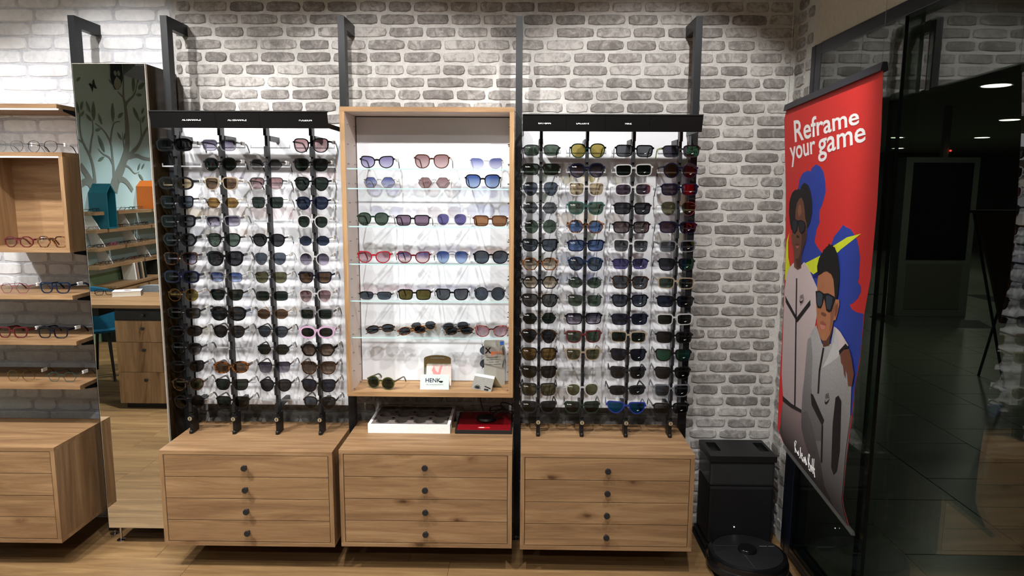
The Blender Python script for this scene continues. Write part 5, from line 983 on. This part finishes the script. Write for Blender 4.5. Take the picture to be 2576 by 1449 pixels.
# ------------------------------------------------------------------ hanging banner (flat print)
M_ = BAN['M']; BP, BXv, BYv, BN = [Vector(v) for v in M_]
t = thing('hanging_banner', 'red hanging sports eyewear banner in front of the glass', 'banner', tuple(BP))
def bframe(layer): return (BN*(.0004+.00035*layer), BXv, BYv, BN)
def bpoly(key, col, layer, name, rough=.55, grad=None):
    mt = flat('print_'+key, col, rough, 0, .3, .05, 25) if grad is None else grad
    return MB().prism(BAN[key], .0002, bframe(layer)).build(name, mt, cloth if layer > 0 else t)
def print_fade(name, top, bot, z0_, z1_, noise=.08):
    mt, nt, out = new_mat(name); L = nt.links.new; b_ = pbsdf(nt, out, None, .55, 0, .3)
    tc = N(nt, 'ShaderNodeTexCoord'); sp = N(nt, 'ShaderNodeSeparateXYZ'); L(tc.outputs['Object'], sp.inputs[0])
    mr = N(nt, 'ShaderNodeMapRange'); mr.inputs[1].default_value = z0_; mr.inputs[2].default_value = z1_; L(sp.outputs[2], mr.inputs[0])
    rp = ramp(nt, [(0, lin(bot)), (1, lin(top))]); L(mr.outputs[0], rp.inputs[0])
    no = N(nt, 'ShaderNodeTexNoise'); setin(no, Scale=160.0, Detail=2.0); L(tc.outputs['Object'], no.inputs['Vector'])
    r2 = ramp(nt, [(.35, (1-noise,)*3), (.65, (1, 1, 1))]); L(no.outputs['Fac'], r2.inputs[0])
    mx = N(nt, 'ShaderNodeMix', data_type='RGBA', blend_type='MULTIPLY'); mx.inputs[0].default_value = 1.0
    L(rp.outputs[0], mx.inputs[6]); L(r2.outputs[0], mx.inputs[7]); L(mx.outputs[2], b_.inputs['Base Color'])
    return mt
# red ground with a grainy darker sparkle towards one side
cloth = MB().prism(BAN['outline'], .0004, (Vector((0, 0, 0)), BXv, BYv, BN)).build('printed_cloth', print_fade('banner_red', (206, 48, 44), (196, 40, 42), -1.6, 0, .1), t)
bpoly('blue_a', (40, 62, 156), 1, 'print_blue_shape'); bpoly('blue_b', (40, 62, 156), 1, 'print_blue_shape')
bpoly('lime', (206, 218, 44), 2, 'print_swoosh'); bpoly('lime2', (206, 218, 44), 2, 'print_swoosh')
bpoly('low', None, 2.4, 'print_lower_dark', grad=print_fade('print_low', (120, 116, 118), (34, 32, 34), -1.42, -1.1))
bpoly('pants1', None, 3, 'print_trousers', grad=print_fade('print_pants', (146, 128, 130), (40, 36, 38), -1.40, -1.18))
bpoly('hoodie1', None, 4, 'print_hoodie', grad=print_fade('print_hoodie_pale', (206, 190, 193), (158, 146, 150), -1.25, -.7))
bpoly('hair1', (20, 18, 20), 5, 'print_hair'); bpoly('face1', (104, 66, 50), 6, 'print_face'); bpoly('fsh1', (66, 42, 34), 6.5, 'print_face_side'); bpoly('fhi1', (132, 88, 66), 6.5, 'print_forehead')
bpoly('nos1', (48, 30, 26), 7, 'print_nose'); bpoly('lips1', (84, 46, 42), 7, 'print_lips'); bpoly('lipl1', (164, 98, 92), 7, 'print_lips')
bpoly('shade1', (10, 10, 12), 7.5, 'print_sunglasses'); bpoly('ln1a', (34, 38, 48), 8, 'print_lens'); bpoly('ln1b', (30, 34, 42), 8, 'print_lens')
for k_ in ('chev1', 'zip1', 'hem1'): bpoly(k_, (26, 24, 26), 7, 'print_stripe')
bpoly('hoodie2', None, 8.5, 'print_hoodie', grad=print_fade('print_hoodie_grey', (172, 171, 174), (50, 48, 52), -1.42, -.9, .16))
bpoly('slv2', None, 9, 'print_sleeve', grad=print_fade('print_sleeve_grey', (150, 148, 151), (52, 50, 53), -1.38, -.85, .16))
bpoly('fold2', None, 9.4, 'print_fold', grad=print_fade('print_fold_grey', (104, 100, 103), (32, 30, 32), -1.42, -1.1, .14))
bpoly('hood2', (186, 185, 188), 9.5, 'print_hood'); bpoly('face2', (164, 108, 76), 10, 'print_face'); bpoly('fsh2', (84, 52, 40), 10.4, 'print_neck'); bpoly('fsd2', (128, 82, 58), 10.5, 'print_cheek'); bpoly('ear2', (112, 66, 48), 11, 'print_ear')
bpoly('hair2', (16, 15, 16), 11.2, 'print_hair'); bpoly('nos2', (108, 64, 46), 11, 'print_nose'); bpoly('lips2', (142, 80, 70), 11.4, 'print_lips'); bpoly('lipl2', (190, 118, 108), 11.5, 'print_lips')
bpoly('shade2', (10, 10, 13), 12, 'print_sunglasses'); bpoly('ln2a', (52, 62, 76), 12.5, 'print_lens'); bpoly('ln2b', (46, 54, 66), 12.5, 'print_lens')
bpoly('sleeve1', (204, 188, 192), 12, 'print_sleeve'); bpoly('cuff1', (22, 20, 22), 13, 'print_cuff'); bpoly('hand1', (112, 68, 52), 14, 'print_hand')
for k_ in ('zip2', 'band2', 'zipb2', 'pocket2'): bpoly(k_, (24, 23, 26), 12, 'print_stripe')
for k_ in ('swoosh1', 'swoosh2'): bpoly(k_, (20, 20, 22), 14, 'print_logo')
def warp_text(s, quad, mat, layer, name, offset=.012, sx=1.0):
    me = text_mesh(s, 1.0, 'LEFT', offset).copy(); xs = [v.co.x for v in me.vertices]; ys = [v.co.y for v in me.vertices]
    xa, xb_, ya, yb_ = min(xs), max(xs), min(ys), max(ys)
    (q0, q1, q2, q3) = quad; fr = bframe(layer)
    for v in me.vertices:
        u, w_ = (v.co.x-xa)/(xb_-xa), (v.co.y-ya)/(yb_-ya)
        px = [(1-u)*(1-w_)*q0[i]+u*(1-w_)*q1[i]+u*w_*q2[i]+(1-u)*w_*q3[i] for i in (0, 1)]
        v.co = fr[0]+BXv*px[0]+BYv*px[1]+BN*.0002
    me.materials.clear(); return obj(name, me, mat, cloth)
WTX = flat('print_white', (236, 236, 238), .55, 0, .3, 0)
def _q(k): return BAN[k]
warp_text('Reframe', _q('reframe'), WTX, 3, 'print_lettering', .017)
warp_text('your', _q('your'), WTX, 3, 'print_lettering', .017)
warp_text('game', _q('game'), WTX, 3, 'print_lettering', .013)
warp_text('NIKE', BAN['nike1'], flat('print_swoosh1', (20, 20, 22), .55), 14, 'print_lettering', .01)
warp_text('NIKE', BAN['nike2'], flat('print_swoosh2', (20, 20, 22), .55), 14, 'print_lettering', .01)
mb = MB(); fr_ = bframe(15)
for st_ in BAN['sign']: mb.tube([fr_[0]+BXv*a+BYv*b for a, b in st_], .0015, 5)
mb.build('print_signature', WTX, cloth)
def rail(k_, r_, mat, name, depth=.012):
    (a, b), (c, d) = BAN[k_]; p0 = BXv*a+BYv*b; p1 = BXv*c+BYv*d; up_v = Vector((0, 0, 1)); mb = MB()
    vs = []
    for p in (p0, p1):
        for (u, v) in ((-depth, -r_), (depth, -r_), (depth*.6, r_), (-depth*.6, r_)): vs.append(p+BN*u+up_v*v)
    mb.add(vs, [(3, 2, 1, 0), (4, 5, 6, 7)]+[(i, (i+1) % 4, 4+(i+1) % 4, 4+i) for i in range(4)]); return mb.build(name, mat, t)
MB().prism(BAN['outline'], -.0004, (BN*-.0002, BXv, BYv, BN)).build('cloth_back', flat('banner_back', (70, 70, 72), .7), t)
rail('rail_t', .013, flat('banner_rail_black', (30, 32, 40), .4), 'top_rail'); rail('rail_b', .006, clear_plastic('clear_rail', (215, 218, 218), (120, 122, 122), .35), 'bottom_rail', .006)
for k_ in (0, 1):
    a, b = BAN['rail_t'][k_]; a += .02*(1-2*k_); p = BXv*a+BYv*(b+.012)
    MB().tube([p, p+Vector((0, 0, CEIL-BP.z-p.z))], .0007, 4).build('hanging_wire', CHROME, t)

# board on an easel out in the mall
t = thing('easel_board', 'brown board on a leaning easel in the mall, right of the totem', 'easel', (4.25, 2.5, 0))
MB().add([(-.16, -.06, .62), (.5, -.06, .62), (.5, .1, 1.545), (-.34, .1, 1.545), (-.16, -.03, .62), (.5, -.03, .62), (.5, .13, 1.545), (-.34, .13, 1.545)], [(0, 1, 2, 3), (7, 6, 5, 4), (0, 4, 5, 1), (1, 5, 6, 2), (2, 6, 7, 3), (3, 7, 4, 0)]).build('board', flat('board_brown', (120, 84, 52), .6), t)
for a in ((-.37, .12, 1.56), (.53, .12, 1.56)): MB().tube([a, (a[0]+(.26 if a[0] < 0 else 0), -.14, 0)], .012, 8).build('leg', NAVY, t)
MB().tube([(.1, .14, 1.5), (.1, .55, 0)], .012, 8).build('leg', NAVY, t)
MB().box(-.4, .55, .1, .13, 1.545, 1.57).build('top_bar', NAVY, t)

# ------------------------------------------------------------------ the far side of the shop, seen in the mirror
td = thing('tree_mural', 'grey tree mural with leaves on the mint side wall', 'mural', (XL, -5.3, 1.5))
TG = flat('mural_grey', (128, 136, 130), .85, 0, .2, .02); LG = flat('mural_leaf', (112, 134, 122), .85, 0, .2, .02)
def ribbon(mb, pts, w_, d):
    P_ = [Vector((0, y, z)) for y, z in pts]; n = len(P_); vs = []
    # smooth the stroke
    Q = []
    for i in range(n-1):
        p0, p1, p2, p3 = P_[max(i-1, 0)], P_[i], P_[i+1], P_[min(i+2, n-1)]
        for k in range(4):
            u = k/4; Q.append(.5*((2*p1)+(p2-p0)*u+(2*p0-5*p1+4*p2-p3)*u*u+(3*p1-p0-3*p2+p3)*u**3))
    Q.append(P_[-1]); m_ = len(Q)
    for i, p in enumerate(Q):
        tn = (Q[min(i+1, m_-1)]-Q[max(i-1, 0)]).normalized(); s_ = Vector((0, -tn.z, tn.y)); ww = w_[0]+(w_[1]-w_[0])*i/(m_-1)
        vs += [Vector((d, 0, 0))+p+s_*ww/2, Vector((d, 0, 0))+p-s_*ww/2]
    mb.add(vs, [(2*i, 2*i+1, 2*i+3, 2*i+2) for i in range(m_-1)])
for i, (pts, w_) in enumerate(TREE['branch']):
    mb = MB((XL, -5.3, 1.5)); ribbon(mb, pts, w_, XL+.004+.0002*i); mb.build('branch', TG, td)
for a, b in TREE['leaf']:
    a, b = Vector((0, *a)), Vector((0, *b)); d = b-a; s_ = Vector((0, -d.z, d.y))*.14; vs = [a]; 
    prof = [(0, 0), (.2, .7), (.45, 1), (.7, .75), (1, 0), (.7, -.75), (.45, -1), (.2, -.7)]
    MB((XL, -5.3, 1.5)).add([Vector((XL+.009, 0, 0))+a+d*u+s_*v for u, v in prof], [tuple(range(8))]).build('leaf', LG, td)
ow = thing('owl_mural', 'dark blue owl painted on the mint side wall', 'mural', (XL, -5.4, 2.9))
def wallpoly(pts, d, name, mat, par, o_): return MB(o_).prism(pts, .0015, (Vector((XL+d, 0, 0)), Vector((0, 1, 0)), Vector((0, 0, 1)), Vector((1, 0, 0)))).build(name, mat, par)
top = [(TREE['owl'][0][0], TREE['owl'][0][1]+.1), (TREE['owl'][-1][0], TREE['owl'][-1][1]+.1)]
wallpoly(TREE['owl']+[top[1], top[0]], .010, 'body', flat('owl_blue', (28, 52, 66), .8), ow, (XL, -5.4, 2.9))
wallpoly(TREE['owlb'], .012, 'belly', flat('owl_belly', (150, 160, 150), .8), ow, (XL, -5.4, 2.9))
for y, z in TREE['owle']: wallpoly([(y+.03*math.cos(a), z+.03*math.sin(a)) for a in [2*math.pi*i/12 for i in range(12)]], .014, 'eye', flat('owl_belly', (150, 160, 150), .8), ow, (XL, -5.4, 2.9))
bf = wallpoly(TREE['bfly'], .006, 'butterfly_mural', flat('butterfly_dark', (40, 46, 44), .8), None, (XL, -4.95, 2.8)); bf.location = (XL, -4.95, 2.8); tag(bf, 'dark butterfly painted on the mint side wall', 'mural')
# floating shelves on that wall
SWZ = [1.457, 1.266, 1.070, .875]
segs = [[(-4.68, -4.5), (-5.62, -4.95), (-6.7, -5.66)], [(-4.70, -4.5), (-5.6, -4.74), (-6.7, -5.64)], [(-4.98, -4.5), (-6.7, -5.02)], [(-5.30, -4.5), (-6.7, -5.34)]]
segs = [[(-4.68, -4.5), (-6.7, -4.93)], [(-6.7, -4.5)], [(-5.06, -4.5), (-6.7, -5.08)], [(-5.36, -4.5), (-6.7, -5.38)]]
SN = ['top', 'second', 'third', 'lowest']
proto = None
for i, z in enumerate(SWZ):
    for j, (ya, yb) in enumerate([(-4.68, -4.5), (-5.66, -4.94), (-6.7, -5.68)] if i == 0 else [(-4.72, -4.5), (-5.62, -4.74), (-6.7, -5.64)] if i == 1 else [(-5.04, -4.5), (-6.7, -5.06)] if i == 2 else [(-5.42, -4.5), (-6.7, -5.44)]):
        tag(MB((XL, (ya+yb)/2, z-.018)).box(XL+.003, -4.5, ya+.006, yb-.006, z-.036, z).build('floating_shelf', OAKY, None, .001), f"{SN[i]} floating oak shelf on the mint wall, {['front', 'middle', 'far'][j] if i < 2 else ['front', 'far'][j]} length, in the mirror", 'shelf', 'floating shelves in the mirror').location = (XL, (ya+yb)/2, z-.018)
def aframe(y, z, lab):
    o = thing('shelf_prop', lab, 'prop', (XL+.003, y, z+.0005), group='white shelf props')
    MB().add([(0, -.05, 0), (.15, -.04, 0), (.15, -.028, 0), (0, -.02, 0), (0, .01, .15), (.10, .01, .15), (.10, .02, .15), (0, .03, .15)], [(0, 3, 2, 1), (4, 5, 6, 7), (0, 1, 5, 4), (1, 2, 6, 5), (2, 3, 7, 6), (3, 0, 4, 7)]).build('board', WHITEPAINT, o)
for y, z, w_ in ((-4.62, SWZ[1], 'left of the teal house box'), (-5.22, SWZ[1], 'right of the teal house box'), (-4.695, SWZ[2], 'on the third floating shelf, left'), (-5.35, SWZ[2], 'on the third floating shelf, right'), (-4.815, SWZ[3], 'on the lowest floating shelf, left'), (-5.62, SWZ[3], 'on the lowest floating shelf, right')): aframe(y, z, 'white slanted shelf prop '+w_)
def house(y, z, w_, h_, col, name, lab, dep=.2):
    o = thing('house_box', lab, 'shelf box', (XL+.003, y, z)); mt = flat(name, col, .5)
    e_ = .012; ap = [(-w_/2, 0), (w_/2, 0), (w_/2, h_*.8), (0, h_), (-w_/2, h_*.8)]; inn = [(-w_/2+e_, e_), (w_/2-e_, e_), (w_/2-e_, h_*.8-e_*.4), (0, h_-e_*1.5), (-w_/2+e_, h_*.8-e_*.4)]
    n = 5; vs = [(0, y_, z_) for y_, z_ in ap]+[(dep, y_, z_) for y_, z_ in ap]+[(.01, y_, z_) for y_, z_ in inn]+[(dep, y_, z_) for y_, z_ in inn]
    fs = [(i, (i+1) % n, n+(i+1) % n, n+i) for i in range(n)]+[(n+i, n+(i+1) % n, 3*n+(i+1) % n, 3*n+i) for i in range(n)]+[(3*n+i, 3*n+(i+1) % n, 2*n+(i+1) % n, 2*n+i) for i in range(n)]+[tuple(range(2*n, 3*n)), tuple(range(n))]
    MB().add(vs, fs).build('shell', mt, o); return o
house(-4.82, SWZ[1]+.001, .17, .49, (18, 96, 112), 'house_teal', 'teal house shaped box on the second floating shelf in the mirror', .2)
house(-5.80, SWZ[0]+.001, .2, .34, (232, 120, 32), 'house_orange', 'orange house shaped box on the top floating shelf in the mirror', .2)
# small eyeglasses on those shelves: one pair is built, the rest are copies
g0 = None
SPF = ['gun', 'burgundy', 'silver', 'brown', 'navy', 'pink', 'black', 'grey', 'tort', 'gold', 'teal']
for i, z in enumerate(SWZ):
    ys = [(-4.6,), (-5.1, -5.3, -5.48)] if i == 0 else [(-4.57,), (-5.02, -5.15, -5.29, -5.43, -5.57)] if i == 1 else [(-4.63, -4.76, -4.89, -5.02, -5.15, -5.28, -5.42, -5.56)] if i == 2 else [(-4.62, -4.75, -4.88, -5.01, -5.14, -5.27, -5.40, -5.54)]
    for k_, y in enumerate(v for q_ in ys for v in q_):
        f_ = SPF[(k_*5+i*3) % 11]; sh, st = (('softrect', 'full'), ('panto', 'wire'))[(k_+i) % 2]; g = glasses_meshes(sh, st)
        glasses('eyeglasses', f'small {FRM[f_][1]} eyeglasses on the {SN[i]} floating shelf in the mirror', 'eyeglasses', (-4.535, y, z-g['low']*.9+.0008), sh, st, f_, 'clear', f'eyeglasses on the {SN[i]} floating shelf', (0, 0, R(90)), sc=.9)
# low cabinet under the shelves
t = thing('low_cabinet', 'long low oak cabinet under the floating shelves in the mirror', 'cabinet', (-4.5, -5.5, 0)); O = (-4.5, -5.5, 0)
MB(O).box(XL+.004, -4.42, -6.8, -4.66, .62, .645).build('top_panel', OAKY, t, .001)
MB(O).box(XL+.004, -4.44, -6.79, -4.68, .25, .62).build('body', OAKY, t, .001)
for i in range(3):
    d = MB(O).box(-4.44, -4.422, -5.32-i*.66, -4.70-i*.66, .46, .60).build('drawer', OAKY, t, .001)
    MB(O).box(-4.422, -4.40, -5.04-i*.66, -4.98-i*.66, .525, .54).build('handle', BLACK, d)
MB(O).box(XL+.02, -4.5, -6.75, -4.75, 0, .25).build('plinth', BLACK, t)
for i, (c_, th_) in enumerate((((230, 230, 225), .03), ((150, 120, 110), .035), ((40, 44, 46), .03), ((170, 150, 120), .025), ((24, 30, 30), .03))):
    b_ = tag(MB().box(0, .15, -th_/2, th_/2, 0, .2).build('book', flat('book_cover_%d' % i, c_, .6), None, .002), ['white', 'dusty brown', 'charcoal', 'tan', 'black'][i]+' book leaning on the low cabinet in the mirror', 'book', 'books on the low cabinet'); b_.location = (XL+.06, -5.20-.055*i, .6475); b_.rotation_euler = (R(-9), 0, 0)
bx_ = thing('gift_box', 'small black box with a white label on the low cabinet', 'box', (XL+.1, -5.80, .6455))
MB().box(-.05, .08, -.09, .09, 0, .17).build('body', flat('box_matte_black', (22, 24, 24), .5), bx_, .002); MB().box(.08, .081, -.035, .035, .08, .1).build('label', TEXT, bx_)
# desk
t = thing('desk', 'oak desk with a black drawer and drawer unit seen in the mirror', 'desk', (-2.9, -2.7, 0)); O = (-2.9, -2.7, 0)
MB(O).box(-3.95, -1.75, -3.05, -2.385, .803, .83).build('desktop', OAKX, t, .001)
MB(O).box(-3.122, -2.67, -2.99, -2.42, .705, .803).build('drawer_case', BLACK, t, .001)
bd = MB(O).box(-3.118, -2.674, -2.42, -2.404, .712, .781).build('drawer', flat('drawer_black', (30, 30, 32), .5), t, .001)
kk = obj('knob', km, KNOB, bd); kk.location = (.005, .296, .746); kk.rotation_euler = (0, 0, math.pi)
MB(O).box(-3.122, -2.67, -2.99, -2.42, .045, .705).build('unit_body', OAKZ, t, .001)
for a, b in ((.536, .702), (.298, .533), (.047, .295)):
    d = MB(O).box(-3.12, -2.672, -2.42, -2.402, a, b).build('drawer', OAKZ, t, .001); kk = obj('knob', km, KNOB, d); kk.location = (.005, .298, b-.055); kk.rotation_euler = (0, 0, math.pi)
MB(O).box(-3.09, -2.7, -2.96, -2.44, 0, .045).build('plinth', BLACK, t)
MB(O).box(-3.36, -3.3, -2.9, -2.5, .72, .803).build('cable_duct', BLACK, t)
for x in (-3.9, -1.85): MB(O).box(x, x+.05, -3.02, -2.42, 0, .803).build('end_leg', BLACK, t)
bk = thing('book', 'thick white paperback lying on the desk in the mirror', 'book', (-3.27, -2.87, .8305), (0, 0, R(-22)))
MB().box(-.105, .105, -.07, .07, .002, .038).build('pages', flat('paper', (226, 220, 206), .8), bk, .001); MB().box(-.107, .107, -.072, .072, .038, .041).build('cover', flat('cover_pale', (222, 222, 228), .4), bk); MB().box(-.107, .107, -.072, .072, 0, .002).build('cover', flat('cover_pale', (222, 222, 228), .4), bk)
MB().box(.105, .108, -.072, .072, 0, .041).build('spine', flat('cover_spine', (96, 92, 94), .4), bk)
MB().prism([(-.02, -.03), (.02, -.02), (.035, .01), (.0, .03), (-.03, .005)], .0004, (Vector((0, 0, .0411)), Vector((1, 0, 0)), Vector((0, 1, 0)), Vector((0, 0, 1)))).build('printed_shape', flat('cover_mauve', (150, 128, 134), .5), bk)
g = glasses_meshes('softrect', 'full'); glasses('eyeglasses', 'black folded eyeglasses beside the book on the desk', 'eyeglasses', (-3.46, -2.86, .8305-g['low']*1.13+.001), 'softrect', 'full', 'black', 'clear', 'eyeglasses on the desk', (0, 0, R(160)), fold=True)
# chairs behind the desk
def chair(x, y, rz, col, lab):
    o = thing('shell_chair', lab, 'chair', (x, y, 0), (0, 0, rz), 'chairs at the desk'); mt = flat('velvet_%d' % col[2], col, .75, 0, .2, .1, 30)
    MB().lathe([(.12, .42), (.21, .43), (.235, .455), (.23, .475), (.18, .49)], (0, 0, 0), 28).build('seat', mt, o, 0, True)
    n = 19; vs = []; fs = []
    for i in range(n):
        a = R(-205+230*i/(n-1)); hgt = .86-.22*(abs(i-(n-1)/2)/((n-1)/2))**2.2
        for r_, z_ in ((.225, .44), (.25, .60), (.262, hgt), (.235, hgt+.004), (.222, .60), (.2, .45)): vs.append((r_*math.cos(a), -r_*math.sin(a)*-1, z_))
    for i in range(n-1):
        for k in range(6): fs.append((i*6+k, i*6+(k+1) % 6, i*6+6+(k+1) % 6, i*6+6+k))
    fs += [(5, 4, 3, 2, 1, 0), tuple((n-1)*6+k for k in range(6))]
    MB().add(vs, fs).build('back_shell', mt, o, 0, True)
    for sx in (-1, 1):
        for sy in (-1, 1): MB().tube([(sx*.13, sy*.13, .43), (sx*.2, sy*.2, .015), (sx*.203, sy*.203, 0)], [.016, .010, .013], 10).build('leg', BLACK, o, 0, True)
    return o
chair(-3.82, -3.38, R(180), (24, 92, 124), 'teal velvet shell chair behind the desk in the mirror')
chair(-3.25, -3.52, R(180), (136, 140, 146), 'grey shell chair behind the desk in the mirror')
